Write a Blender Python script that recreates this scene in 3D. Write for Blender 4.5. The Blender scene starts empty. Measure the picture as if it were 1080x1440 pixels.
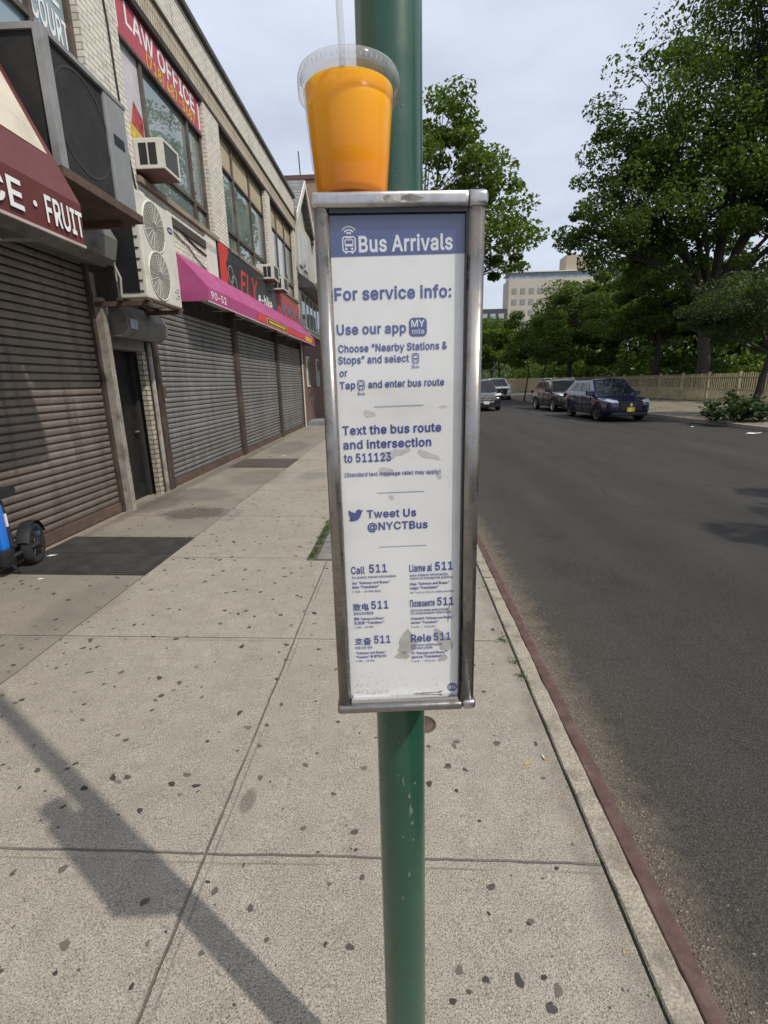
import bpy, bmesh, math, random
import numpy as np
from mathutils import Vector, Matrix, noise

# ------------------------------------------------------------------ camera, world, sun, exposure
SC = bpy.context.scene
COL = SC.collection
cam_d = bpy.data.cameras.new('camera')
cam = bpy.data.objects.new('camera', cam_d); COL.objects.link(cam)
cam_d.sensor_fit = 'VERTICAL'; cam_d.sensor_height = 36.0; cam_d.lens = 17.475
cam_d.clip_start = 0.02; cam_d.clip_end = 3000
_R = Matrix(((0.99922, 0.01466, 0.03672), (0.03182, 0.25314, -0.96691), (-0.02347, 0.96732, 0.25247)))
cam.matrix_world = Matrix.Translation((0, 0, 1.6)) @ _R.to_4x4()
SC.camera = cam

SUN_DIR = Vector((0.71, -0.50, 1.0)).normalized()      # towards the sun
SUN_EL = math.asin(SUN_DIR.z); SUN_AZ = math.atan2(SUN_DIR.x, SUN_DIR.y)
world = bpy.data.worlds.new('World'); SC.world = world; world.use_nodes = True
wt = world.node_tree; wt.nodes.clear()
w_out = wt.nodes.new('ShaderNodeOutputWorld'); w_bg = wt.nodes.new('ShaderNodeBackground')
w_sky = wt.nodes.new('ShaderNodeTexSky'); w_sky.sky_type = 'NISHITA'; w_sky.sun_disc = False
w_sky.sun_elevation = SUN_EL; w_sky.sun_rotation = SUN_AZ; w_sky.dust_density = 2.5; w_sky.air_density = 1.0
w_tc = wt.nodes.new('ShaderNodeTexCoord'); w_map = wt.nodes.new('ShaderNodeMapping')
w_map.inputs['Scale'].default_value = (1.2, 1.2, 3.2)
w_n = wt.nodes.new('ShaderNodeTexNoise'); w_n.inputs['Scale'].default_value = 1.7; w_n.inputs['Detail'].default_value = 7
w_n.inputs['Roughness'].default_value = 0.55
w_r = wt.nodes.new('ShaderNodeMapRange'); w_r.inputs['From Min'].default_value = 0.36; w_r.inputs['From Max'].default_value = 0.66
w_r.inputs['To Min'].default_value = 0.66; w_r.inputs['To Max'].default_value = 0.97
w_mix = wt.nodes.new('ShaderNodeMix'); w_mix.data_type = 'RGBA'
w_mix.inputs[7].default_value = (7.6, 8.3, 9.7, 1)        # thin veil of cloud
L = wt.links.new
L(w_tc.outputs['Generated'], w_map.inputs['Vector']); L(w_map.outputs[0], w_n.inputs['Vector'])
L(w_n.outputs['Fac'], w_r.inputs['Value']); L(w_r.outputs[0], w_mix.inputs[0])
L(w_sky.outputs[0], w_mix.inputs[6]); L(w_mix.outputs[2], w_bg.inputs['Color']); L(w_bg.outputs[0], w_out.inputs['Surface'])
w_bg.inputs['Strength'].default_value = 0.10

sun_d = bpy.data.lights.new('sun', 'SUN'); sun_d.energy = 3.5; sun_d.angle = math.radians(0.8); sun_d.color = (1, .93, .81)
sun = bpy.data.objects.new('sun', sun_d); COL.objects.link(sun)
sun.rotation_euler = SUN_DIR.to_track_quat('Z', 'Y').to_euler(); sun.location = (20, -15, 30)
SC.view_settings.view_transform = 'Standard'; SC.view_settings.look = 'None'
SC.view_settings.exposure = 0.0; SC.view_settings.gamma = 1.0

PI = math.pi
RND = random.Random(7)

# ------------------------------------------------------------------ node helpers and materials
class NT:
    def __init__(s, name):
        s.m = bpy.data.materials.new(name); s.m.use_nodes = True; s.t = s.m.node_tree
        s.t.nodes.clear(); s.out = s.t.nodes.new('ShaderNodeOutputMaterial')
    def n(s, kind, **kw):
        nd = s.t.nodes.new('ShaderNode' + kind)
        for k, v in kw.items(): setattr(nd, k, v)
        return nd
    def set(s, sock, v):
        if isinstance(v, bpy.types.NodeSocket): s.t.links.new(v, sock)
        elif isinstance(v, (tuple, list)) and len(v) == 3 and sock.type == 'RGBA': sock.default_value = (*v, 1)
        else: sock.default_value = v
    def obj(s):
        if not hasattr(s, '_o'): s._o = s.n('TexCoord').outputs['Object']
        return s._o
    def xyz(s):
        if not hasattr(s, '_x'):
            q = s.n('SeparateXYZ'); s.set(q.inputs[0], s.obj()); s._x = q.outputs
        return s._x
    def math(s, op, a, b=0.0, clamp=False):
        q = s.n('Math', operation=op, use_clamp=clamp); s.set(q.inputs[0], a); s.set(q.inputs[1], b); return q.outputs[0]
    def noise(s, scale, detail=4, rough=.55, vec=None, dist=0):
        q = s.n('TexNoise'); q.inputs['Scale'].default_value = scale; q.inputs['Detail'].default_value = detail
        q.inputs['Roughness'].default_value = rough; q.inputs['Distortion'].default_value = dist
        s.set(q.inputs['Vector'], vec if vec is not None else s.obj()); return q.outputs['Fac']
    def ramp(s, v, a, b, lo=0.0, hi=1.0):
        q = s.n('MapRange'); q.clamp = True; s.set(q.inputs[0], v)
        for i, x in zip((1, 2, 3, 4), (a, b, lo, hi)): q.inputs[i].default_value = x
        return q.outputs[0]
    def mix(s, f, a, b, mode='MIX'):
        q = s.n('Mix', data_type='RGBA', blend_type=mode); s.set(q.inputs[0], f); s.set(q.inputs[6], a); s.set(q.inputs[7], b); return q.outputs[2]
    def scalevec(s, x=1, y=1, z=1):
        q = s.n('Mapping'); s.set(q.inputs[0], s.obj()); q.inputs['Scale'].default_value = (x, y, z); return q.outputs[0]
    def bump(s, h, strength=.3, dist=.01):
        q = s.n('Bump'); q.inputs['Strength'].default_value = strength; q.inputs['Distance'].default_value = dist
        s.set(q.inputs['Height'], h); return q.outputs[0]
    def bsdf(s, col, rough=.6, metal=0.0, normal=None, **kw):
        b = s.n('BsdfPrincipled'); s.set(b.inputs['Base Color'], col); s.set(b.inputs['Roughness'], rough); s.set(b.inputs['Metallic'], metal)
        if normal is not None: s.set(b.inputs['Normal'], normal)
        for k, v in kw.items(): s.set(b.inputs[k.replace('_', ' ')], v)
        s.t.links.new(b.outputs[0], s.out.inputs['Surface']); return b

MC = {}
def mat(name, col, rough=.6, metal=0.0, var=.18, scale=5, bump=0.0, bscale=60, dirt=None, dscale=2.0, dlo=.5, dhi=.75, **kw):
    if name in MC: return MC[name]
    N = NT(name)
    a = tuple(c * (1 - var) for c in col); b = tuple(min(1, c * (1 + var)) for c in col)
    c = N.mix(N.ramp(N.noise(scale, 6, .6), .3, .7), a, b)
    if dirt: c = N.mix(N.ramp(N.noise(dscale, 8, .65), dlo, dhi), c, dirt)
    nrm = N.bump(N.noise(bscale, 4), bump, .005) if bump else None
    r = N.ramp(N.noise(scale * 2.3, 5), .3, .7, max(0, rough - .08), min(1, rough + .08))
    N.bsdf(c, r, metal, nrm, **kw); MC[name] = N.m; return N.m

def brick_mat(name, c1, c2, mortar, bw=.21, bh=.068, ms=.008, dirt=(.05, .04, .03), dlo=.55, dhi=.85, rough=.75, var=1.0):
    if name in MC: return MC[name]
    N = NT(name); X = N.xyz(); cb = N.n('CombineXYZ')
    N.set(cb.inputs[0], N.math('ADD', X[0], X[1])); N.set(cb.inputs[1], X[2])
    b = N.n('TexBrick'); N.set(b.inputs['Vector'], cb.outputs[0])
    for k, v in {'Color1': (*c1, 1), 'Color2': (*c2, 1), 'Mortar': (*mortar, 1), 'Scale': 1.0, 'Mortar Size': ms, 'Mortar Smooth': .2, 'Bias': 0.0, 'Brick Width': bw, 'Row Height': bh}.items():
        b.inputs[k].default_value = v
    c = N.mix(N.ramp(N.noise(3.0, 8, .65), dlo, dhi, 0, .75), b.outputs['Color'], dirt)
    st = N.noise(1.0, 6, .6, N.scalevec(6, 6, .6))
    c = N.mix(N.ramp(st, .58, .8, 0, .45), c, dirt)
    c = N.mix(N.ramp(N.noise(40, 4), .3, .7, 0, .35), c, (0, 0, 0), 'SOFT_LIGHT')
    h = N.math('SUBTRACT', N.math('MULTIPLY', N.noise(70, 3), .3), b.outputs['Fac'])
    N.bsdf(c, rough, 0, N.bump(h, .6, .006)); MC[name] = N.m; return N.m

def concrete_mat():
    N = NT('sidewalk concrete'); X = N.xyz(); x, y = X[0], X[1]
    big = N.noise(.9, 6, .6); mid = N.noise(9, 6, .65); fine = N.noise(330, 3, .7)
    c = N.mix(N.ramp(big, .3, .7), (.315, .282, .232), (.395, .358, .302))
    c = N.mix(N.ramp(mid, .36, .70, 0, .7), c, (.25, .222, .182))
    g1 = N.noise(215, 3, .75); g2 = N.noise(48, 4, .75)
    c = N.mix(N.ramp(g2, .46, .30, 0, .22), c, (.13, .115, .094)); c = N.mix(N.ramp(g2, .56, .72, 0, .18), c, (.46, .43, .38))
    c = N.mix(N.ramp(g1, .48, .36, 0, .95), c, (.085, .076, .064)); c = N.mix(N.ramp(g1, .55, .66, 0, .65), c, (.62, .58, .515))
    c = N.mix(N.ramp(fine, .44, .32, 0, .8), c, (.10, .09, .075))
    v = N.n('TexVoronoi'); v.inputs['Scale'].default_value = 120; N.set(v.inputs['Vector'], N.obj())
    c = N.mix(N.ramp(v.outputs['Distance'], .20, .10, 0, .6), c, (.10, .088, .075))
    wob = N.math('MULTIPLY', N.math('SUBTRACT', N.noise(14, 4), .5), .010)
    wob2 = N.math('MULTIPLY', N.math('SUBTRACT', N.noise(1.7, 3), .5), .02)
    wy = N.math('ADD', N.math('ADD', y, wob), wob2); wx = N.math('ADD', N.math('ADD', x, wob), wob2)
    fy = N.math('FRACT', N.math('ADD', N.math('DIVIDE', N.math('SUBTRACT', wy, 1.352), 1.495), .5))
    dy = N.math('MULTIPLY', N.math('ABSOLUTE', N.math('SUBTRACT', fy, .5)), 1.495)
    d1 = N.math('ABSOLUTE', N.math('ADD', wx, .70)); d2 = N.math('ABSOLUTE', N.math('ADD', wx, 2.20))
    d1 = N.math('ADD', d1, N.math('MULTIPLY', N.math('GREATER_THAN', y, 5.7), 5))
    d1 = N.math('ADD', d1, N.math('MULTIPLY', N.math('GREATER_THAN', 4.27, y), N.math('GREATER_THAN', y, 99)))
    dm = N.math('MINIMUM', dy, N.math('MINIMUM', d1, d2))
    # older dirtier strip against the shop fronts
    strip = N.math('LESS_THAN', wx, -2.2)
    dirty = N.mix(N.ramp(N.noise(1.3, 7, .65), .35, .7), (.22, .19, .155), (.105, .09, .075))
    c = N.mix(N.math('MULTIPLY', strip, .50), c, dirty)
    blot = N.ramp(N.noise(.8, 7, .7, N.scalevec(1, .7, 1), 0.6), .60, .72, 0, .55)
    c = N.mix(N.math('MULTIPLY', blot, N.math('LESS_THAN', wx, -1.8)), c, (.07, .058, .048))
    far = N.math('MULTIPLY', N.ramp(N.noise(1.1, 7, .7), .5, .75, 0, .5), N.ramp(y, 4, 9))
    c = N.mix(far, c, (.17, .145, .12))
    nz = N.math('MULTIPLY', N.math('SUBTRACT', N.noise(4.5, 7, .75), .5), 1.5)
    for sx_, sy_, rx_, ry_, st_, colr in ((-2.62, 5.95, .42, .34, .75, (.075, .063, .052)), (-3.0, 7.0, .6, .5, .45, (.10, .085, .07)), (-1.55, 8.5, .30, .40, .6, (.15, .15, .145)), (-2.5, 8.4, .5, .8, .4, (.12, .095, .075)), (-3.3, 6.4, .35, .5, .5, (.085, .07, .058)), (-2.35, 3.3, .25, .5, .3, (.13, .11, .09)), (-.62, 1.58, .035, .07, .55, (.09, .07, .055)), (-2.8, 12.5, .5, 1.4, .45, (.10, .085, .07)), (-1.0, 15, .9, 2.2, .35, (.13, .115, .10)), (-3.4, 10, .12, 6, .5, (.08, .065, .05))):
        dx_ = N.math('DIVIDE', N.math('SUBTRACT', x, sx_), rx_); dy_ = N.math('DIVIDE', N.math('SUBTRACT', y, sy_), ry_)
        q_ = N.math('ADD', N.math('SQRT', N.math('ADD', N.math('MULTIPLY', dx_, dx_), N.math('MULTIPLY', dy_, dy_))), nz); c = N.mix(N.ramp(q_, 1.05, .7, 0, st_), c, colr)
    # smooth tooled band beside each joint, then the joint itself, packed with dirt
    sy = N.math('MULTIPLY', N.math('SUBTRACT', fy, .5), 1.495)
    e1 = N.math('ABSOLUTE', N.math('ADD', sy, .034)); e2 = N.math('ABSOLUTE', N.math('ADD', wx, .668)); e2 = N.math('ADD', e2, N.math('MULTIPLY', N.math('GREATER_THAN', y, 5.7), 5))
    dm2 = N.math('MINIMUM', e1, e2); edge = N.math('MULTIPLY', N.ramp(dm2, .0055, .002), N.ramp(N.noise(2.2, 4), .42, .58, .1, .8))
    c = N.mix(N.math('MULTIPLY', edge, .7), c, (.105, .09, .072))
    line = N.math('MULTIPLY', N.ramp(dm, .0065, .0028), N.ramp(N.noise(5, 5), .2, .5, .45, 1))
    c = N.mix(N.math('MULTIPLY', line, .75), c, (.075, .062, .05))
    ks = N.math('MULTIPLY', N.ramp(N.math('ADD', x, N.math('MULTIPLY', N.noise(9, 5, .7), .08)), .60, .66), N.ramp(N.noise(6, 6, .7), .35, .55, .1, .5))
    c = N.mix(ks, c, (.15, .132, .105))
    h = N.math('ADD', N.math('ADD', N.math('MULTIPLY', fine, .35), N.math('MULTIPLY', g1, .8)), N.math('MULTIPLY', mid, .5)); h = N.math('SUBTRACT', h, N.math('MULTIPLY', line, 2.5))
    h = N.math('SUBTRACT', h, N.ramp(v.outputs['Distance'], .3, .1, 0, .8))
    N.bsdf(c, .85, 0, N.bump(h, .7, .004)); return N.m

def asphalt_mat():
    N = NT('road asphalt'); X = N.xyz(); x, y = X[0], X[1]
    fine = N.noise(160, 3, .75); mid = N.noise(3, 7, .6); st = N.noise(1.2, 6, .65, N.scalevec(1.2, .16, 1))
    c = N.mix(N.ramp(mid, .3, .7), (.034, .032, .0295), (.045, .0425, .039))
    c = N.mix(N.ramp(st, .42, .68, 0, .7), c, (.023, .022, .0215))
    c = N.mix(N.ramp(st, .42, .28, 0, .6), c, (.066, .061, .054))
    c = N.mix(N.ramp(fine, .52, .68, 0, .9), c, (.165, .155, .14))
    c = N.mix(N.ramp(fine, .46, .33, 0, .8), c, (.013, .0125, .012)); ag = N.noise(55, 4, .75); c = N.mix(N.ramp(ag, .55, .72, 0, .5), c, (.085, .079, .072)); c = N.mix(N.ramp(ag, .44, .3, 0, .5), c, (.022, .021, .02))
    v = N.n('TexVoronoi'); v.inputs['Scale'].default_value = 95; N.set(v.inputs['Vector'], N.obj())
    c = N.mix(N.ramp(v.outputs['Distance'], .22, .10, 0, .55), c, (.14, .13, .12))
    bl = N.noise(.9, 7, .7, N.scalevec(1, .8, 1), .8); c = N.mix(N.ramp(bl, .55, .72, 0, .55), c, (.021, .0205, .020)); c = N.mix(N.ramp(bl, .43, .28, 0, .4), c, (.064, .059, .053))
    for lx_ in (2.6, 4.2, 6.6, 8.3): c = N.mix(N.math('MULTIPLY', N.ramp(N.math('ABSOLUTE', N.math('ADD', x, N.math('SUBTRACT', N.math('MULTIPLY', N.noise(.5, 4), .8), lx_ + .4))), .45, .05), N.ramp(N.noise(1.5, 6, .7), .35, .65, .1, .45)), c, (.024, .023, .022))
    vc = N.n('TexVoronoi', feature='DISTANCE_TO_EDGE'); vc.inputs['Scale'].default_value = .28; N.set(vc.inputs['Vector'], N.mix(.12, N.obj(), N.n('TexNoise').outputs['Color']))
    crack = N.math('MULTIPLY', N.ramp(vc.outputs['Distance'], .006, .001), N.ramp(N.noise(.7, 4), .52, .6))
    c = N.mix(N.math('MULTIPLY', crack, .7), c, (.016, .015, .015))
    patch = N.ramp(N.noise(.33, 6, .6, N.scalevec(1.0, .35, 1)), .58, .66, 0, .3)
    c = N.mix(patch, c, (.034, .033, .033))
    wob = N.math('MULTIPLY', N.math('SUBTRACT', N.noise(7, 7, .75), .5), .42)
    g = N.ramp(N.math('ADD', x, wob), 1.06, .90, 0, 1)
    gc = N.mix(N.ramp(N.noise(110, 4, .8), .35, .65), (.07, .058, .045), (.24, .20, .155))
    c = N.mix(N.math('MULTIPLY', g, .85), c, gc)
    dust = N.math('MULTIPLY', N.ramp(N.math('ADD', x, wob), 1.7, .9, 0, .45), N.ramp(N.noise(60, 5, .8), .4, .65))
    c = N.mix(dust, c, (.15, .125, .10))
    h = N.math('ADD', fine, N.math('MULTIPLY', N.ramp(v.outputs['Distance'], .3, .05), .8))
    N.bsdf(c, N.ramp(fine, .3, .7, .75, .95), 0, N.bump(h, .9, .007), Specular_IOR_Level=.25); return N.m

def leaf_mat(name, a, b, trans=.3):
    if name in MC: return MC[name]
    N = NT(name); g = N.n('NewGeometry')
    c = N.mix(g.outputs['Random Per Island'], a, b)
    c = N.mix(N.ramp(N.noise(.55, 4), .38, .62, 0, .75), c, tuple(x * .6 for x in a)); c = N.mix(N.ramp(N.noise(1.3, 3), .56, .7, 0, .55), c, (b[0] * 1.25, b[1] * 1.12, b[2]))
    d = N.n('BsdfPrincipled'); N.set(d.inputs['Base Color'], c); d.inputs['Roughness'].default_value = .6; d.inputs['Specular IOR Level'].default_value = .25
    t = N.n('BsdfTranslucent'); N.set(t.inputs['Color'], N.mix(1.0, c, (1.25, 1.35, .55), 'MULTIPLY'))
    m = N.n('MixShader'); m.inputs[0].default_value = trans
    N.t.links.new(d.outputs[0], m.inputs[1]); N.t.links.new(t.outputs[0], m.inputs[2]); N.t.links.new(m.outputs[0], N.out.inputs['Surface'])
    MC[name] = N.m; return N.m

def clear_mat(name, tint=(1, 1, 1), rough=.02, f0=.04, haze=0.0, hazec=(.9, .9, .9), fmax=1.0):
    if name in MC: return MC[name]
    N = NT(name); g_ = N.n('NewGeometry'); dp = N.n('VectorMath', operation='DOT_PRODUCT')
    N.set(dp.inputs[0], g_.outputs['Normal']); N.set(dp.inputs[1], g_.outputs['Incoming'])
    c = N.math('SUBTRACT', 1.0, N.math('ABSOLUTE', dp.outputs['Value'])); f = N.math('ADD', N.math('MULTIPLY', N.math('POWER', c, 5.0), fmax - f0), f0, True)
    t = N.n('BsdfTransparent'); N.set(t.inputs[0], tint); g = N.n('BsdfGlossy'); g.inputs['Roughness'].default_value = rough
    m = N.n('MixShader'); N.set(m.inputs[0], f)
    N.t.links.new(t.outputs[0], m.inputs[1]); N.t.links.new(g.outputs[0], m.inputs[2]); o = m.outputs[0]
    if haze:
        d = N.n('BsdfDiffuse'); N.set(d.inputs[0], hazec); m2 = N.n('MixShader'); m2.inputs[0].default_value = haze
        N.t.links.new(o, m2.inputs[1]); N.t.links.new(d.outputs[0], m2.inputs[2]); o = m2.outputs[0]
    N.t.links.new(o, N.out.inputs['Surface']); MC[name] = N.m; return N.m

def steel_mat(name, col=(.50, .49, .475), rough=.36, grime=(.12, .10, .085), glo=.50, ghi=.72):
    N = NT(name)
    br = N.noise(1.0, 5, .7, N.scalevec(30, 30, 1.5)); sc = N.noise(90, 4, .7, N.scalevec(1, 1, .15))
    c = N.mix(N.ramp(br, .3, .7), tuple(q * .78 for q in col), col)
    g = N.ramp(N.noise(26, 8, .7), glo, ghi, 0, .8)
    c = N.mix(g, c, grime)
    r = N.math('ADD', N.ramp(br, .3, .7, rough - .08, rough + .1), N.math('MULTIPLY', g, .3))
    N.bsdf(c, r, N.math('SUBTRACT', .95, N.math('MULTIPLY', g, .6)), N.bump(sc, .06, .002)); return N.m

# ------------------------------------------------------------------ mesh builder
class MB:
    def __init__(s): s.v = []; s.f = []; s.smooth = []
    def add(s, vs, fs, sm=False):
        o = len(s.v); s.v += [tuple(p) for p in vs]; s.f += [tuple(i + o for i in f) for f in fs]; s.smooth += [sm] * len(fs); return s
    def box(s, x0, x1, y0, y1, z0, z1, b=0.0, rot=None):
        if b:
            bm = bmesh.new(); bmesh.ops.create_cube(bm, size=1)
            for v in bm.verts: v.co = Vector(((x0 + x1) / 2 + v.co.x * (x1 - x0), (y0 + y1) / 2 + v.co.y * (y1 - y0), (z0 + z1) / 2 + v.co.z * (z1 - z0)))
            bmesh.ops.bevel(bm, geom=bm.edges[:] , offset=b, segments=2, profile=.7, affect='EDGES')
            bm.verts.index_update(); vs = [v.co.copy() for v in bm.verts]; fs = [[v.index for v in f.verts] for f in bm.faces]; bm.free()
        else:
            vs = [Vector(p) for p in ((x0, y0, z0), (x1, y0, z0), (x1, y1, z0), (x0, y1, z0), (x0, y0, z1), (x1, y0, z1), (x1, y1, z1), (x0, y1, z1))]
            fs = [(0, 3, 2, 1), (4, 5, 6, 7), (0, 1, 5, 4), (1, 2, 6, 5), (2, 3, 7, 6), (3, 0, 4, 7)]
        if rot is not None:
            c = Vector(((x0 + x1) / 2, (y0 + y1) / 2, (z0 + z1) / 2)); vs = [c + rot @ (v - c) for v in vs]
        return s.add(vs, fs)
    def prism(s, pts, a, b, axis='y'):
        # pts: outline in the plane across the axis; extruded from a to b
        n = len(pts)
        def P(p, t): return {'y': (p[0], t, p[1]), 'x': (t, p[0], p[1]), 'z': (p[0], p[1], t)}[axis]
        vs = [P(p, a) for p in pts] + [P(p, b) for p in pts]
        fs = [tuple(range(n))[::-1], tuple(range(n, 2 * n))] + [(i, (i + 1) % n, n + (i + 1) % n, n + i) for i in range(n)]
        return s.add(vs, fs)
    def tube(s, path, r, seg=10, cap=True):
        path = [Vector(p) for p in path]; rs = r if isinstance(r, (list, tuple)) else [r] * len(path); vs = []; fs = []
        up = Vector((0, 0, 1))
        for i, p in enumerate(path):
            t = (path[min(i + 1, len(path) - 1)] - path[max(i - 1, 0)]).normalized()
            a = (prev - t * prev.dot(t)) if i else t.cross(up if abs(t.z) < .9 else Vector((0, 1, 0)))
            if a.length < 1e-4: a = t.cross(Vector((1, 0, 0)))
            a.normalize(); b = t.cross(a); prev = a
            for k in range(seg):
                q = 2 * PI * k / seg; vs.append(p + (a * math.cos(q) + b * math.sin(q)) * rs[i])
        for i in range(len(path) - 1):
            for k in range(seg): fs.append((i * seg + k, i * seg + (k + 1) % seg, (i + 1) * seg + (k + 1) % seg, (i + 1) * seg + k))
        s.add(vs, fs, True)
        if cap: s.add(vs[:seg], [tuple(range(seg))]); s.add(vs[-seg:], [tuple(range(seg))[::-1]])
        return s
    def lathe(s, prof, c=(0, 0, 0), seg=40, axis='z', close=False):
        vs = []; fs = []; c = Vector(c)
        for r, h in prof:
            for k in range(seg):
                q = 2 * PI * k / seg; x, y = r * math.cos(q), r * math.sin(q)
                vs.append(c + Vector({'z': (x, y, h), 'x': (h, x, y), 'y': (x, h, y)}[axis]))
        for i in range(len(prof) - 1 if not close else len(prof)):
            j = (i + 1) % len(prof)
            for k in range(seg): fs.append((i * seg + k, i * seg + (k + 1) % seg, j * seg + (k + 1) % seg, j * seg + k))
        return s.add(vs, fs, True)
    def quad(s, a, b, c, d): return s.add([a, b, c, d], [(0, 1, 2, 3)])
    def disc(s, c, r, n=16, normal='z', jit=0, rnd=None):
        vs = []
        for k in range(n):
            q = 2 * PI * k / n; rr = r * (1 + (rnd.uniform(-jit, jit) if rnd else 0)); x, y = rr * math.cos(q), rr * math.sin(q)
            vs.append({'z': (c[0] + x, c[1] + y, c[2]), 'y': (c[0] + x, c[1], c[2] + y), 'x': (c[0], c[1] + x, c[2] + y)}[normal])
        return s.add(vs, [tuple(range(n))])
    def merge(s, o): return s.add(o.v, o.f)
    def xf(s, M): s.v = [tuple(M @ Vector(p)) for p in s.v]; return s

def link_mesh(name, verts, faces, m, smooth=None):
    me = bpy.data.meshes.new(name); me.from_pydata([tuple(v) for v in verts], [], faces)
    if smooth is not None and any(smooth): me.polygons.foreach_set('use_smooth', list(smooth))
    if m is not None: me.materials.append(m)
    me.update(); o = bpy.data.objects.new(name, me); COL.objects.link(o); return o
def base_of(o):
    p = Vector((0, 0, 0))
    while o is not None: p = p + o.location; o = o.parent
    return p
def build(mb, name, m, parent=None, world=True, recalc=True):
    """link the collected shapes as ONE mesh object; world: verts are given in world coordinates"""
    vs = mb.v
    if parent is not None and world:
        b = base_of(parent); vs = [(p[0] - b.x, p[1] - b.y, p[2] - b.z) for p in vs]
    o = link_mesh(name, vs, mb.f, m, mb.smooth)
    if recalc:
        bm = bmesh.new(); bm.from_mesh(o.data); bmesh.ops.recalc_face_normals(bm, faces=bm.faces[:]); bm.to_mesh(o.data); bm.free()
    if parent is not None: o.parent = parent
    return o
def tag(o, label=None, cat=None, group=None, kind=None):
    for k, v in (('label', label), ('category', cat), ('group', group), ('kind', kind)):
        if v: o[k] = v
    return o
def thing(name, label, cat, loc=(0, 0, 0), group=None, rz=0):
    o = bpy.data.objects.new(name, None); COL.objects.link(o); o.location = loc; o.rotation_euler = (0, 0, rz); o.empty_display_size = .2
    return tag(o, label, cat, group)
def struct(o): o['kind'] = 'structure'; return o
def copy_tree(o, parent=None):
    c = o.copy(); COL.objects.link(c)
    if parent is not None: c.parent = parent
    for ch in list(o.children): copy_tree(ch, c)
    return c

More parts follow.
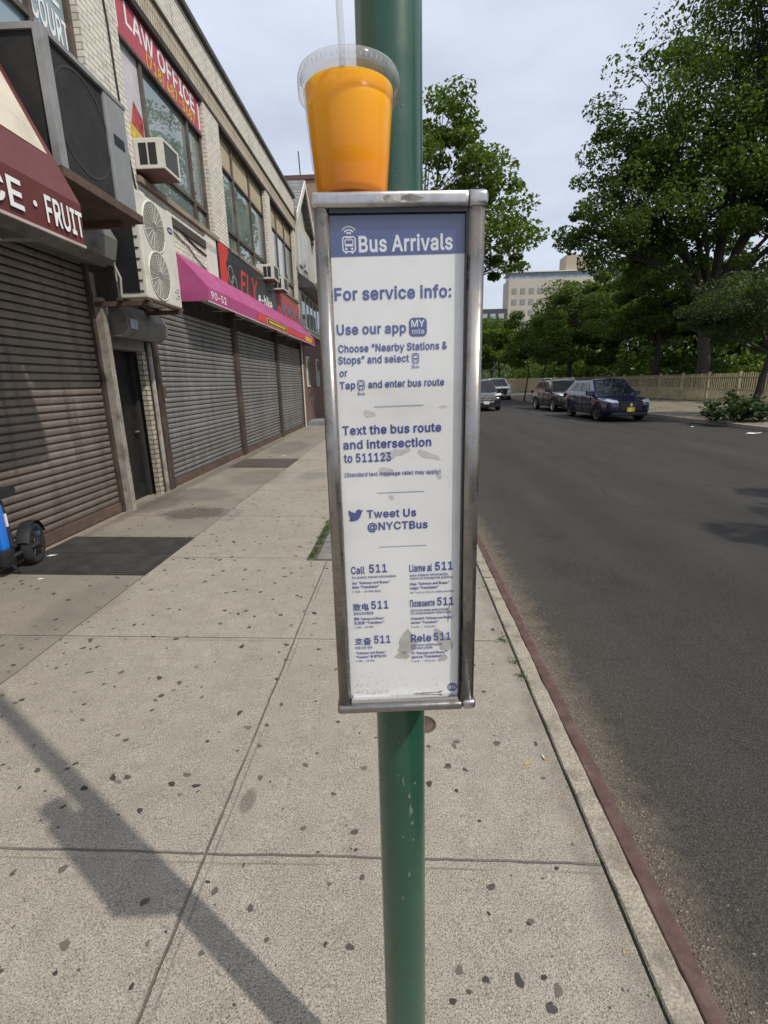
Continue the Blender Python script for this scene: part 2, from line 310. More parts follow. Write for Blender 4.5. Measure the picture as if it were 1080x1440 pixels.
GLYPH_SPACE = 75
GLYPHS = {   # a plain grotesque alphabet, 1/400 em: advance, closed outlines x, y, x, y, ...
'&': (179, [[16,38,22,25,31,13,44,5,60,-1,79,-3,108,3,122,9,130,16,146,0,131,17,143,30,175,0,148,37,159,57,162,72,163,90,140,90,138,74,131,54,74,123,102,117,117,130,129,153,128,173,123,184,116,193,106,200,94,204,66,204,54,200,44,193,36,183,32,172,30,159,31,148,41,127,54,110,25,85,19,76,15,65,14,53],[40,43,40,61,44,70,62,87,114,33,100,24,89,20,67,20,57,23,44,35],[56,166,58,172,67,181,73,184,91,183,98,178,103,171,105,162,102,150,86,134,73,124,58,145,56,152],[128,48,117,35,58,106]]),
'(': (109, [[60,83,65,125,76,171,94,216,71,216,61,198,46,153,40,129,36,83,38,52,45,22,55,-9,71,-38,94,-38,75,6,64,46]]),
')': (109, [[26,-15,15,-38,39,-38,54,-9,65,21,71,52,74,83,69,129,57,176,39,216,15,216,25,194,40,148,48,103,48,65,41,27]]),
'-': (181, [[46,75,135,75,135,98,46,98]]),
'.': (75, [[31,0,38,-2,45,0,55,9,55,23,51,29,45,33,38,35,31,33,25,29,21,23,21,9]]),
'0': (181, [[21,71,28,45,38,25,52,10,70,0,91,-3,112,0,129,10,143,25,154,45,160,71,162,102,160,132,154,158,143,179,129,194,112,203,91,206,70,203,52,194,38,179,28,158,21,132,19,102],[49,57,45,78,45,126,49,146,56,162,65,174,77,181,91,184,104,181,116,174,125,162,132,146,136,126,138,102,136,78,132,57,125,41,116,29,104,22,91,20,77,22,65,29,56,41]]),
'1': (181, [[85,179,85,22,31,22,31,0,156,0,156,22,110,22,110,203,79,203,34,171,34,143]]),
'2': (181, [[26,19,26,0,156,0,156,23,61,24,134,103,143,116,151,138,152,149,150,164,144,178,135,190,122,199,107,204,90,206,73,204,57,198,44,189,34,177,28,162,26,145,51,145,52,156,61,173,69,179,78,183,100,183,109,180,123,167,127,159,127,139,120,122,94,91]]),
'3': (181, [[21,37,28,23,39,12,53,4,69,-1,87,-3,107,-1,123,5,137,14,148,26,155,41,157,58,155,74,148,89,138,101,123,110,105,115,88,116,149,184,149,203,28,203,28,181,115,181,115,179,63,120,63,99,97,98,120,87,130,69,132,58,126,37,110,24,87,20,66,24,57,28,46,43,44,53,17,53]]),
'4': (181, [[113,42,113,58,119,42],[43,66,124,203,99,203,16,63,16,42,113,0,137,0,165,42,165,65,137,65,137,127,113,127,113,65]]),
'5': (181, [[27,37,33,24,43,13,56,4,71,-1,88,-3,107,-1,123,6,137,17,148,30,154,47,156,65,152,92,146,104,129,122,118,128,105,132,81,133,62,126,54,121,60,181,147,181,147,203,38,203,27,101,51,98,67,107,87,111,110,105,119,98,130,77,130,53,126,42,119,33,110,26,100,21,78,21,69,24,61,29,51,43,49,52,24,52]]),
'6': (181, [[28,46,34,30,44,16,57,6,73,-1,91,-3,108,-1,124,6,137,16,147,29,153,45,156,63,154,81,148,96,139,108,126,118,111,124,94,126,78,123,70,118,129,203,101,203,41,114,32,96,27,80,25,65],[51,51,51,75,55,86,61,94,70,101,79,105,102,105,111,101,120,94,126,85,130,75,130,51,126,41,120,32,111,25,102,21,91,19,79,21,70,25,61,32,55,41]]),
'7': (181, [[129,181,39,0,66,0,156,179,156,203,25,203,25,181]]),
'8': (181, [[23,38,30,25,40,13,54,5,71,-1,91,-3,110,-1,127,5,141,13,151,25,158,38,160,54,159,67,155,78,149,88,131,102,120,107,133,113,144,123,150,137,153,152,151,167,145,180,135,191,122,199,107,204,91,206,73,204,58,199,46,191,36,180,30,167,28,152,30,137,37,123,48,113,61,106,50,102,40,96,32,88,26,78,22,67,21,54],[48,45,46,55,48,66,52,75,59,83,68,89,78,93,102,93,113,89,122,83,129,75,133,66,135,55,133,45,123,29,114,24,91,20,78,21,67,24,58,29],[54,141,54,160,63,175,71,180,80,183,101,183,110,180,123,168,127,160,128,150,123,132,110,120,91,116,80,117,71,120,58,132]]),
'9': (181, [[27,123,33,108,42,95,55,86,70,80,87,78,103,81,109,84,52,0,80,0,126,67,149,108,154,124,156,139,153,157,147,174,137,187,124,198,108,204,90,206,73,204,57,198,44,188,34,175,28,159,25,141],[51,129,51,152,55,163,61,172,79,183,102,183,120,172,126,163,130,152,130,128,126,118,120,109,102,99,90,97,79,99,61,109,55,118],[121,99,123,99,120,93,111,86]]),
':': (75, [[31,0,38,-2,45,0,55,9,55,23,51,29,45,33,38,35,31,33,25,29,21,23,21,9],[31,110,38,108,45,110,55,119,55,134,45,143,38,145,31,143,21,134,21,119]]),
'@': (270, [[35,-3,49,-21,67,-35,89,-46,114,-52,153,-54,202,-43,196,-23,154,-34,119,-32,98,-27,81,-18,66,-7,54,8,46,26,41,47,39,71,41,95,46,115,54,134,65,149,80,161,97,170,117,175,139,177,161,175,180,169,196,161,209,149,219,136,227,120,231,104,232,67,227,39,223,30,216,25,199,25,194,30,189,44,189,134,168,134,168,122,166,122,162,127,144,136,132,137,117,135,103,129,91,119,83,106,77,90,75,73,77,55,82,39,89,25,100,14,114,7,131,5,145,7,155,12,169,27,171,20,176,14,199,5,207,4,221,6,231,11,240,20,246,30,254,71,252,107,247,127,238,146,225,163,209,177,189,188,166,194,140,197,112,195,88,188,67,178,49,163,35,145,25,124,18,99,16,72,18,44,24,19],[105,40,100,50,97,74,101,95,106,104,113,111,122,115,132,117,143,116,152,113,165,99,168,88,168,59,165,47,160,38,153,31,144,27,132,26,120,28]]),
'A': (192, [[7,0,34,0,54,57,138,57,158,0,185,0,110,203,81,203],[91,168,100,168,130,79,62,79]]),
'B': (182, [[50,23,50,92,112,91,122,87,131,81,137,74,141,65,142,55,140,42,132,32,118,25,98,23],[50,114,50,181,96,181,113,178,125,172,132,161,134,149,133,139,129,131,115,118,106,115],[24,203,24,0,99,0,120,2,138,7,151,16,160,27,165,40,167,54,166,69,161,81,154,91,136,103,126,105,126,107,143,114,155,128,158,138,158,164,152,177,144,188,132,196,116,202]]),
'C': (204, [[19,72,28,46,42,25,60,10,82,0,107,-3,122,-2,149,7,161,15,179,36,185,49,189,64,163,64,156,46,143,32,135,27,117,22,107,21,89,24,74,31,60,42,50,58,44,78,41,102,44,126,50,146,60,161,73,173,89,180,117,182,135,176,150,165,156,158,163,139,189,139,185,154,179,167,171,179,149,196,136,202,107,206,82,203,60,193,42,178,28,157,19,132,16,102]]),
'D': (201, [[37,181,37,203,24,203,24,0,38,0,38,23,50,0,86,23,109,25,127,32,141,44,152,60,158,79,160,102,158,125,152,144,142,160,128,171,110,178,88,181,160,177,141,191,118,200,90,203,50,203,50,181]]),
'E': (167, [[50,23,50,91,142,91,142,114,50,114,50,181,149,181,149,203,24,203,24,0,150,0,150,23]]),
'F': (164, [[24,0,50,0,50,88,138,88,138,111,50,111,50,181,148,181,148,203,24,203]]),
'H': (207, [[24,0,50,0,50,93,157,93,157,0,183,0,183,203,157,203,157,116,50,116,50,203,24,203]]),
'I': (120, [[47,23,12,23,12,0,108,0,108,23,73,23,73,181,108,181,108,203,12,203,12,181,47,181]]),
'L': (157, [[50,23,50,203,24,203,24,0,144,0,144,23]]),
'M': (251, [[24,203,24,0,49,0,49,155,112,0,139,0,202,155,202,0,227,0,227,203,191,203,126,45,61,203]]),
'N': (209, [[24,0,50,0,48,167,52,165,81,116,155,0,185,0,185,203,160,203,160,33,137,73,54,203,24,203],[48,181,48,172,43,181]]),
'O': (213, [[19,72,28,46,42,25,60,10,82,0,107,-3,132,0,153,10,172,25,186,46,194,72,197,102,194,132,186,157,172,178,153,193,132,203,107,206,82,203,60,193,42,178,28,157,19,132,16,102],[50,58,44,78,41,102,44,126,50,146,60,162,74,173,89,180,107,182,124,180,140,173,153,162,163,146,170,126,172,102,170,78,163,58,153,42,140,30,124,23,107,21,89,23,74,30,60,42]]),
'P': (178, [[24,0,50,0,94,74,116,76,133,83,146,93,156,106,162,122,162,156,156,172,146,185,133,195,116,201,94,203,24,203],[137,128,133,117,119,102,107,98,50,97,50,181,93,181,107,179,119,175,127,169,133,161,137,150]]),
'R': (180, [[39,79,39,102,41,79],[24,203,24,0,50,0,94,79,141,0,171,0,133,87,147,96,156,109,162,124,164,141,162,158,156,173,147,186,133,195,116,201,94,203],[137,130,128,112,108,103,50,102,50,181,108,180,119,176,128,170,137,152],[92,92,121,92,125,84,116,81,99,79]]),
'S': (179, [[18,38,26,24,36,12,51,4,69,-2,89,-4,111,-2,129,4,144,13,155,25,161,40,163,55,162,68,158,79,143,95,106,112,68,123,52,133,48,141,46,150,47,159,51,167,58,174,67,179,90,183,107,181,121,175,131,165,135,151,160,151,158,166,151,179,140,191,126,199,110,204,91,206,72,204,55,199,41,191,30,179,23,165,21,149,24,130,34,116,51,104,118,82,133,72,137,65,137,46,132,37,124,29,114,24,103,21,78,21,67,23,57,28,49,35,44,44,42,55,15,55]]),
'T': (179, [[13,181,77,181,77,0,103,0,103,181,167,181,167,203,13,203]]),
'U': (207, [[50,203,24,203,24,69,26,49,34,32,46,17,62,6,81,-1,104,-3,126,-1,145,6,161,17,173,32,180,49,183,69,183,203,157,203,157,71,155,57,151,45,143,35,132,27,119,22,88,22,75,27,64,35,56,45,51,57]]),
'V': (192, [[77,82,34,203,7,203,82,0,111,0,185,203,158,203,96,21]]),
'W': (274, [[7,203,62,0,92,0,137,160,182,0,212,0,268,203,241,203,197,35,151,203,123,203,77,35,33,203]]),
'Y': (189, [[77,138,36,203,7,203,81,83,81,0,107,0,107,83,182,203,152,203,100,117,95,105]]),
'a': (156, [[14,29,19,18,27,9,38,2,50,-2,76,-2,86,0,106,15,109,21,111,21,111,0,135,0,135,101,133,116,129,128,114,144,96,152,78,154,53,150,31,138,23,129,16,116,40,110,47,120,60,129,78,132,96,129,107,119,110,102,109,97,101,92,50,84,31,77,23,72,17,64,13,55,12,43],[38,35,38,50,41,56,62,66,99,71,110,76,109,46,105,37,91,23,81,19,60,19,46,24,41,29]]),
'b': (170, [[21,0,45,0,45,23,47,23,55,12,69,2,79,-2,92,-3,110,-1,125,6,138,18,148,34,154,53,156,76,154,98,148,117,138,133,125,144,110,151,92,154,79,153,61,144,47,128,45,128,45,203,21,203],[46,60,46,92,50,105,56,116,64,125,75,130,88,132,101,130,112,125,120,116,126,104,130,91,130,60,126,47,120,35,112,26,101,21,88,19,75,21,65,26,56,35,50,46]]),
'c': (158, [[16,53,22,34,33,18,47,7,64,-1,94,-3,114,3,130,15,142,31,145,41,122,47,117,35,103,23,90,19,69,21,58,26,49,35,43,47,40,60,40,90,43,103,49,115,58,124,69,130,83,132,103,128,116,116,121,105,145,111,136,129,122,142,104,151,83,154,64,151,47,144,33,132,22,116,16,97,14,75]]),
'd': (170, [[16,53,22,34,32,18,45,6,60,-1,78,-3,91,-2,109,7,123,23,125,23,125,0,149,0,149,203,124,203,124,128,122,128,109,144,91,153,78,154,60,151,45,144,32,133,22,117,16,98,14,76],[43,47,40,60,40,91,43,104,49,116,58,125,69,130,82,132,95,130,105,125,114,116,120,105,125,76,120,46,114,35,105,26,95,21,82,19,69,21,58,26,50,35]]),
'e': (162, [[14,75,16,53,22,34,33,18,47,7,64,-1,85,-3,100,-2,113,2,125,8,141,25,146,36,122,42,119,35,108,24,94,19,85,18,72,20,60,25,51,32,44,42,40,55,148,68,147,97,143,113,136,126,128,136,118,144,106,150,82,154,63,151,46,144,32,132,22,116,16,97],[30,68,30,88,38,84,39,68],[39,88,40,97,44,108,50,118,59,125,69,130,82,132,95,130,105,126,113,118,119,107,123,95,123,88]]),
'f': (101, [[58,177,62,184,68,188,78,190,91,187,97,208,83,212,64,211,54,208,45,202,38,194,34,185,32,173,32,152,3,152,3,131,32,131,32,0,57,0,57,131,91,131,91,152,57,152]]),
'g': (170, [[16,54,22,36,32,21,45,11,61,4,78,2,91,3,101,6,119,22,122,27,125,27,125,-2,122,-19,113,-30,100,-37,83,-39,71,-38,54,-31,41,-16,20,-28,33,-44,42,-51,54,-56,67,-59,100,-59,116,-54,130,-47,140,-36,147,-22,149,-4,149,152,125,152,125,128,123,128,109,144,91,153,78,154,61,151,45,144,32,133,22,117,16,98,14,76],[43,49,40,62,40,92,43,105,58,125,69,130,82,132,95,130,106,125,114,117,120,106,124,92,124,62,120,48,114,38,105,30,95,25,69,25,58,30,50,38]]),
'h': (164, [[21,0,45,0,45,91,47,103,51,113,64,127,84,132,98,129,109,122,116,110,118,94,118,0,143,0,143,96,141,114,136,128,128,139,118,147,105,152,91,154,75,152,61,145,49,133,45,125,45,203,21,203]]),
'i': (67, [[27,178,40,178,46,182,51,193,46,205,40,208,27,208,18,200,18,187],[21,0,45,0,45,152,21,152]]),
'j': (67, [[-4,-35,-4,-57,15,-56,26,-52,41,-36,44,-25,45,152,21,152,20,-21,16,-29,10,-33],[27,178,40,178,49,187,49,200,40,208,27,208,21,205,16,193,21,182]]),
'k': (152, [[21,0,149,0,80,87,144,152,114,152,48,85,45,85,45,203,21,203],[59,74,76,91,74,80,71,80,62,71]]),
'l': (76, [[48,25,45,39,45,203,21,203,21,34,23,19,30,8,40,1,60,-1,72,1,68,22,52,22]]),
'm': (244, [[21,0,45,0,45,95,50,116,63,128,80,132,92,130,101,124,108,115,110,104,110,0,134,0,135,108,138,116,143,123,150,128,167,132,179,130,189,125,196,116,198,101,198,0,223,0,223,102,221,118,216,131,209,142,199,149,187,153,163,153,152,150,143,145,129,128,127,123,124,133,115,144,103,152,88,154,69,150,60,145,47,129,45,123,45,152,21,152]]),
'n': (164, [[21,0,45,0,45,91,47,103,51,113,64,127,84,132,98,129,109,122,116,110,118,94,118,0,143,0,143,96,141,114,136,128,128,139,118,147,105,152,91,154,75,152,61,145,49,133,45,123,45,152,21,152]]),
'o': (166, [[16,53,22,34,33,18,47,7,64,-1,83,-3,102,-1,119,7,133,18,144,34,150,53,152,75,150,97,144,116,133,132,119,144,102,151,83,154,64,151,47,144,33,132,22,116,16,97,14,75],[43,47,40,60,40,90,43,103,49,115,58,124,69,130,83,132,97,130,108,124,117,115,123,103,128,75,123,47,117,35,108,26,97,21,83,19,69,21,58,26,49,35]]),
'p': (170, [[46,60,46,92,50,105,56,116,64,125,75,130,88,132,101,130,112,125,120,116,126,104,130,91,130,60,126,47,120,35,112,26,101,21,88,19,75,21,65,26,56,35,50,46],[45,23,47,23,55,12,69,2,79,-2,92,-3,110,-1,125,6,138,18,148,34,154,53,156,76,154,98,148,117,138,133,125,144,110,151,92,154,79,153,61,144,47,128,45,128,45,152,21,152,21,-57,45,-57]]),
'r': (104, [[21,0,45,0,45,95,50,113,56,121,64,126,92,130,97,129,97,153,85,154,72,152,61,147,52,139,45,128,45,152,21,152]]),
's': (146, [[14,38,18,25,25,15,34,7,45,1,58,-2,89,-2,104,3,116,10,125,19,131,30,132,43,130,57,122,69,110,77,92,84,57,93,50,97,45,103,43,111,46,120,52,127,62,131,75,133,88,131,97,126,103,119,107,111,130,116,120,136,102,149,89,153,75,154,46,148,26,133,21,122,19,110,21,95,29,83,42,74,95,59,102,54,106,48,107,41,105,32,98,25,87,20,73,18,60,20,50,24,42,32,38,43]]),
't': (91, [[54,25,51,30,50,131,82,131,82,152,50,152,50,188,26,188,26,152,3,152,3,131,26,131,26,37,29,21,37,9,50,1,72,-2,85,1,81,21,60,21]]),
'u': (164, [[21,56,23,38,28,23,36,12,46,4,73,-2,89,0,103,7,114,19,119,0,143,0,143,152,118,152,117,49,113,39,100,25,90,21,80,20,66,23,55,30,48,42,45,58,45,152,21,152],[119,37,123,37,119,29]]),
'v': (156, [[7,152,65,0,91,0,149,152,122,152,78,27,34,152]]),
'w': (227, [[9,152,55,0,82,0,113,110,145,0,172,0,218,152,192,152,158,34,126,152,101,152,68,30,35,152]]),
'x': (151, [[8,0,37,0,71,54,80,54,115,0,143,0,90,77,141,152,113,152,77,93,40,152,11,152,62,78],[69,73,82,73,76,62],[70,82,77,92,83,82]]),
'y': (156, [[66,62,34,152,7,152,65,-1,52,-30,42,-36,25,-34,19,-55,37,-58,56,-54,64,-50,77,-34,149,152,122,152,78,23],[82,8,73,8,77,21]]),
'í': (67, [[21,0,45,0,45,152,21,152],[23,172,43,172,69,212,42,212]]),
'ò': (166, [[16,53,22,34,33,18,47,7,64,-1,83,-3,102,-1,119,7,133,18,144,34,150,53,152,75,150,97,144,116,133,132,119,144,102,151,83,154,64,151,47,144,33,132,22,116,16,97,14,75],[43,47,40,60,40,90,43,103,49,115,58,124,69,130,83,132,97,130,108,124,117,115,123,103,128,75,123,47,117,35,108,26,97,21,83,19,69,21,58,26,49,35],[47,212,73,172,93,172,74,212]]),
'ó': (166, [[16,53,22,34,33,18,47,7,64,-1,83,-3,102,-1,119,7,133,18,144,34,150,53,152,75,150,97,144,116,133,132,119,144,102,151,83,154,64,151,47,144,33,132,22,116,16,97,14,75],[43,47,40,60,40,90,43,103,49,115,58,124,69,130,83,132,97,130,108,124,117,115,123,103,128,75,123,47,117,35,108,26,97,21,83,19,69,21,58,26,49,35],[72,172,92,172,119,212,91,212]]),
'ú': (164, [[21,56,23,38,28,23,36,12,46,4,73,-2,89,0,103,7,114,19,119,0,143,0,143,152,118,152,117,49,113,39,100,25,90,21,80,20,66,23,55,30,48,42,45,58,45,152,21,152],[119,37,123,37,119,29],[71,172,91,172,118,212,90,212]]),
'П': (207, [[24,0,50,0,50,181,157,181,157,0,183,0,183,203,24,203]]),
'в': (157, [[44,22,44,68,93,68,103,66,111,61,116,53,118,43,116,34,111,28,103,24,93,22],[83,88,44,88,44,129,96,128,105,124,111,118,113,109,111,100,105,94,96,90],[83,152,21,152,21,0,107,1,120,5,130,12,137,20,142,30,142,52,138,61,125,74,117,78,108,80,120,84,129,90,135,99,137,111,134,128,123,141,106,149]]),
'е': (162, [[14,75,16,53,22,34,33,18,47,7,64,-1,85,-3,100,-2,113,2,125,8,141,25,146,36,122,42,119,35,108,24,94,19,85,18,72,20,60,25,51,32,44,42,40,55,148,68,147,97,143,113,136,126,128,136,118,144,106,150,82,154,63,151,46,144,32,132,22,116,16,97],[30,68,30,88,38,84,39,68],[39,88,40,97,44,108,50,118,59,125,69,130,82,132,95,130,105,126,113,118,119,107,123,95,123,88]]),
'з': (137, [[40,31,37,38,13,38,15,27,20,17,29,9,40,3,54,-1,68,-2,84,0,98,4,109,10,118,19,123,30,125,42,123,55,116,66,105,73,90,79,102,83,111,90,117,99,119,112,118,123,113,133,106,141,96,148,84,152,55,152,43,148,32,142,23,134,18,124,16,112,39,112,42,121,49,128,58,132,69,134,80,132,88,127,94,120,95,110,93,101,87,93,77,88,55,87,55,68,79,67,90,61,97,53,100,43,97,34,91,26,81,21,68,19,57,20,47,24]]),
'и': (164, [[21,0,44,0,117,110,119,110,119,0,143,0,143,152,120,152,47,42,45,42,45,152,21,152]]),
'н': (163, [[21,0,118,0,123,67,123,89,142,0,142,152,118,152,118,89,45,89,45,152,21,152]]),
'о': (166, [[16,53,22,34,33,18,47,7,64,-1,83,-3,102,-1,119,7,133,18,144,34,150,53,152,75,150,97,144,116,133,132,119,144,102,151,83,154,64,151,47,144,33,132,22,116,16,97,14,75],[43,47,40,60,40,90,43,103,49,115,58,124,69,130,83,132,97,130,108,124,117,115,123,103,128,75,123,47,117,35,108,26,97,21,83,19,69,21,58,26,49,35]]),
'т': (130, [[3,130,53,130,53,0,77,0,77,130,127,130,127,152,3,152]]),
'“': (120, [[21,127,48,127,60,203,42,203],[70,127,98,127,110,203,91,203]]),
'”': (120, [[21,127,39,127,60,203,33,203],[70,127,89,127,110,203,82,203]]),
}
from mathutils.geometry import delaunay_2d_cdt
_GC = {}
def glyph(ch, bold):
    """corner points and triangles of one character in em units; strokes are widened by bold on both sides"""
    if (ch, bold) in _GC: return _GC[ch, bold]
    adv, src = GLYPHS[ch]; out = []
    for l in src:
        lp = [Vector((l[i] / 400, l[i + 1] / 400)) for i in range(0, len(l), 2)]; q = []; n = len(lp)
        for k in range(n):
            d1 = (lp[k] - lp[k - 1]).normalized(); d2 = (lp[(k + 1) % n] - lp[k]).normalized(); n1 = Vector((d1.y, -d1.x)); n2 = Vector((d2.y, -d2.x)); m = n1 + n2
            m = m / max(m.length_squared / 2, .7) if m.length > 1e-6 else n1
            q.append(lp[k] + m * bold)
        out.append(q)
    V = [p for q in out for p in q]; E_ = []; o = 0
    for q in out: E_ += [(o + i, o + (i + 1) % len(q)) for i in range(len(q))]; o += len(q)
    ov, _, of, *_r = delaunay_2d_cdt(V, E_, [], 0, 1e-6)
    def wind(c):
        w_ = 0
        for q in out:
            for i in range(len(q)):
                a, b = q[i - 1], q[i]; s = (b.x - a.x) * (c.y - a.y) - (b.y - a.y) * (c.x - a.x)
                if a.y <= c.y < b.y and s > 0: w_ += 1
                elif b.y <= c.y < a.y and s < 0: w_ -= 1
        return w_
    tri = [tuple(f) for f in of if wind(sum((ov[i] for i in f), Vector((0, 0))) / 3) > 0]
    _GC[ch, bold] = (adv / 400 + bold * 1.3, [(p.x, p.y) for p in ov], tri); return _GC[ch, bold]
def text(body, m, parent, M, cap, width=None, bold=.018, name='lettering', world=True, slant=0):
    """lettering as a flat mesh: M maps local (x along the line, y up, z out) to the world; cap = height of capitals; width fits the line"""
    co = []; fs = []
    if all(ch == ' ' or ch in GLYPHS for ch in body):
        x = 0; capu = .53
        for ch in body:
            if ch == ' ': x += GLYPH_SPACE / 400; continue
            adv, pts, tris = glyph(ch, bold); o = len(co); co += [(x + p[0] + slant * p[1], p[1]) for p in pts]; fs += [tuple(i + o for i in t) for t in tris]; x += adv
    else:
        c = bpy.data.curves.new(name, 'FONT'); c.body = body; c.size = 1.0; c.offset = bold; c.resolution_u = 2; capu = .74
        t = bpy.data.objects.new(name, c); COL.objects.link(t); bpy.context.view_layer.update()
        me = bpy.data.meshes.new_from_object(t.evaluated_get(bpy.context.evaluated_depsgraph_get())); bpy.data.objects.remove(t)
        co = [(v.co.x, v.co.y) for v in me.vertices]; fs = [tuple(p.vertices) for p in me.polygons]; bpy.data.meshes.remove(me)
    x0, x1 = min(c[0] for c in co), max(c[0] for c in co)
    sy = cap / capu; sx = width / (x1 - x0) if width else sy
    b = MB(); b.add([M @ Vector(((x - x0) * sx, y * sy, 0)) for x, y in co], fs)
    return build(b, name, m, parent, world, recalc=False)
def M_wall(x, y, z): return Matrix(((0, 0, 1, x), (1, 0, 0, y), (0, 1, 0, z), (0, 0, 0, 1)))    # on a facade facing +X
def M_front(x, y, z): return Matrix(((1, 0, 0, x), (0, 0, -1, y), (0, 1, 0, z), (0, 0, 0, 1)))  # facing -Y
def gz(x): return -0.02 * (x - .8)       # the sidewalk falls towards the kerb

# ------------------------------------------------------------------ common materials
m_white = mat('white paint', (.72, .72, .70), .5, var=.06, dirt=(.35, .33, .30), dlo=.55, dhi=.9)
m_black = mat('black rubber', (.012, .012, .013), .7, var=.3)
m_dark = mat('black plastic', (.018, .018, .02), .45, var=.3)
m_brownframe = mat('weathered bronze window frame', (.085, .065, .05), .5, var=.3, dirt=(.16, .14, .12))
m_greymetal = mat('galvanised sheet', (.33, .34, .35), .45, .6, var=.15, dirt=(.13, .11, .10), dscale=3)
m_rust = mat('rusty iron', (.085, .054, .040), .85, var=.4, bump=.3)
m_creambrick = brick_mat('cream glazed brick', (.63, .60, .53), (.71, .68, .61), (.31, .29, .25), bw=.20, bh=.068, ms=.006, dlo=.55, dhi=.92)
m_redbrick = brick_mat('dark red brick', (.13, .055, .042), (.19, .085, .06), (.20, .17, .15), dlo=.5)
m_tanbrick = brick_mat('tan brick', (.30, .185, .115), (.36, .235, .15), (.30, .27, .23), bw=.3, bh=.1)
m_soldier = brick_mat('soldier course brick', (.46, .40, .30), (.54, .48, .37), (.15, .13, .11), bw=.075, bh=.36, ms=.008)
m_chrome = mat('chrome', (.75, .75, .76), .12, 1.0, var=.03)
# ------------------------------------------------------------------ ground, road, kerbs, sidewalks
def sheet(name, pts, m):
    return struct(build(MB().add(pts, [tuple(range(len(pts)))]), name, m))
m_grass = mat('park grass', (.085, .115, .030), .9, var=.45, scale=1.3, dirt=(.16, .14, .075), dscale=.4, bump=.5, bscale=30)
sheet('ground', [(-900, -900, -.16), (900, -900, -.16), (900, 900, -.16), (-900, 900, -.16)], mat('earth', (.13, .115, .08), .95, var=.3, scale=.2))
def kx(y): return 12.0 - .0535 * y       # far kerb line
m_asphalt = asphalt_mat()
road = MB()
for y0, y1 in ((-40, 0), (0, 40), (40, 130)): road.quad((.79, y0, -.13), (kx(y0) + .02, y0, -.13), (kx(y1) + .02, y1, -.13), (.79, y1, -.13))
struct(build(road, 'road', m_asphalt))
m_conc = concrete_mat()
sw = MB(); sw.quad((-3.9, -40, gz(-3.9)), (.655, -40, gz(.655)), (.655, 130, gz(.655)), (-3.9, 130, gz(-3.9)))
sidewalk = struct(build(sw, 'sidewalk', m_conc))
kerbconc = mat('kerb concrete', (.325, .288, .235), .88, var=.45, scale=110, dirt=(.165, .145, .115), dscale=9, dlo=.46, dhi=.7, bump=.9, bscale=130)
def wavy(xa, xb, z0, z1, y0, y1, step, amp, seed, m, name, bev=.008):
    prof = [(xa, z0), (xa, z1 - bev), (xa + bev, z1), (xb - bev, z1), (xb, z1 - bev), (xb, z0)]
    b = MB(); n = int((y1 - y0) / step); vs = []; fs = []
    for i in range(n + 1):
        y = y0 + i * step
        for j, (px, pz) in enumerate(prof):
            d = amp * noise.noise(Vector((j * .3 + seed, y * 5.0, seed))) + amp * .7 * noise.noise(Vector((j * .9 + seed, y * 21.0, 4)))
            vs.append((px + d, y, pz + d * .6))
    k = len(prof)
    for i in range(n):
        for j in range(k - 1): fs.append((i * k + j, i * k + j + 1, (i + 1) * k + j + 1, (i + 1) * k + j))
    return build(b.add(vs, fs, False), name, m)
struct(wavy(.668, .752, -.2, .002, -2, 40, .04, .004, 3, kerbconc, 'kerb', .006))
m_kerbsteel = mat('steel kerb facing', (.098, .054, .046), .7, .1, var=.35, scale=14, dirt=(.14, .10, .085), dscale=7, dlo=.5, dhi=.8, bump=.35, bscale=110)
struct(wavy(.754, .812, -.2, .000, -2, 40, .06, .003, 9, m_kerbsteel, 'kerb_steel_facing', .004))
for i_, y_ in enumerate((3.9, 6.9, 9.9, 12.9)): struct(build(MB().box(.668, .753, y_, y_ + .012, -.05, .0045), 'kerb_joint', mat('joint filler', (.075, .068, .055), .95, var=.4)))
m_gap = mat('dirt in the joint', (.075, .068, .05), .95, var=.5, scale=18, bump=.6)
struct(build(MB().quad((.64, -3, -.013), (.70, -3, -.013), (.70, 60, -.013), (.64, 60, -.013)), 'kerb_joint_dirt', m_gap))
fk = MB()
for y0, y1 in ((-40, 0), (0, 40), (40, 130)):
    a, b_ = kx(y0), kx(y1)
    fk.add([(a, y0, -.2), (a + .16, y0, -.2), (a + .16, y0, .0), (a, y0, .0), (b_, y1, -.2), (b_ + .16, y1, -.2), (b_ + .16, y1, .0), (b_, y1, .0)], [(0, 1, 2, 3), (4, 7, 6, 5), (0, 3, 7, 4), (3, 2, 6, 7), (1, 5, 6, 2)])
struct(build(fk, 'far_kerb', kerbconc))
def fx(y): return 18.6 - .062 * (y - 15)   # fence line
m_farwalk = mat('far sidewalk', (.20, .175, .135), .9, var=.3, scale=1.2, dirt=(.085, .08, .04), dscale=1.1, dlo=.45, dhi=.62, bump=.5, bscale=40)
fw = MB()
for y0, y1 in ((-40, 15), (15, 70), (70, 130)):
    fw.quad((kx(y0) + .16, y0, -.004), (fx(y0), y0, .10), (fx(y1), y1, .10), (kx(y1) + .16, y1, -.004))
struct(build(fw, 'far_sidewalk', m_farwalk))
lw = MB()
for y0, y1 in ((-40, 15), (15, 70), (70, 130)):
    xs = [0, 4, 12, 40, 120]; zs = [.06, .25, .75, 1.0, 1.0]
    for i in range(4): lw.quad((fx(y0) + xs[i], y0, zs[i]), (fx(y0) + xs[i + 1], y0, zs[i + 1]), (fx(y1) + xs[i + 1], y1, zs[i + 1]), (fx(y1) + xs[i], y1, zs[i]))
struct(build(lw, 'park_lawn', m_grass))

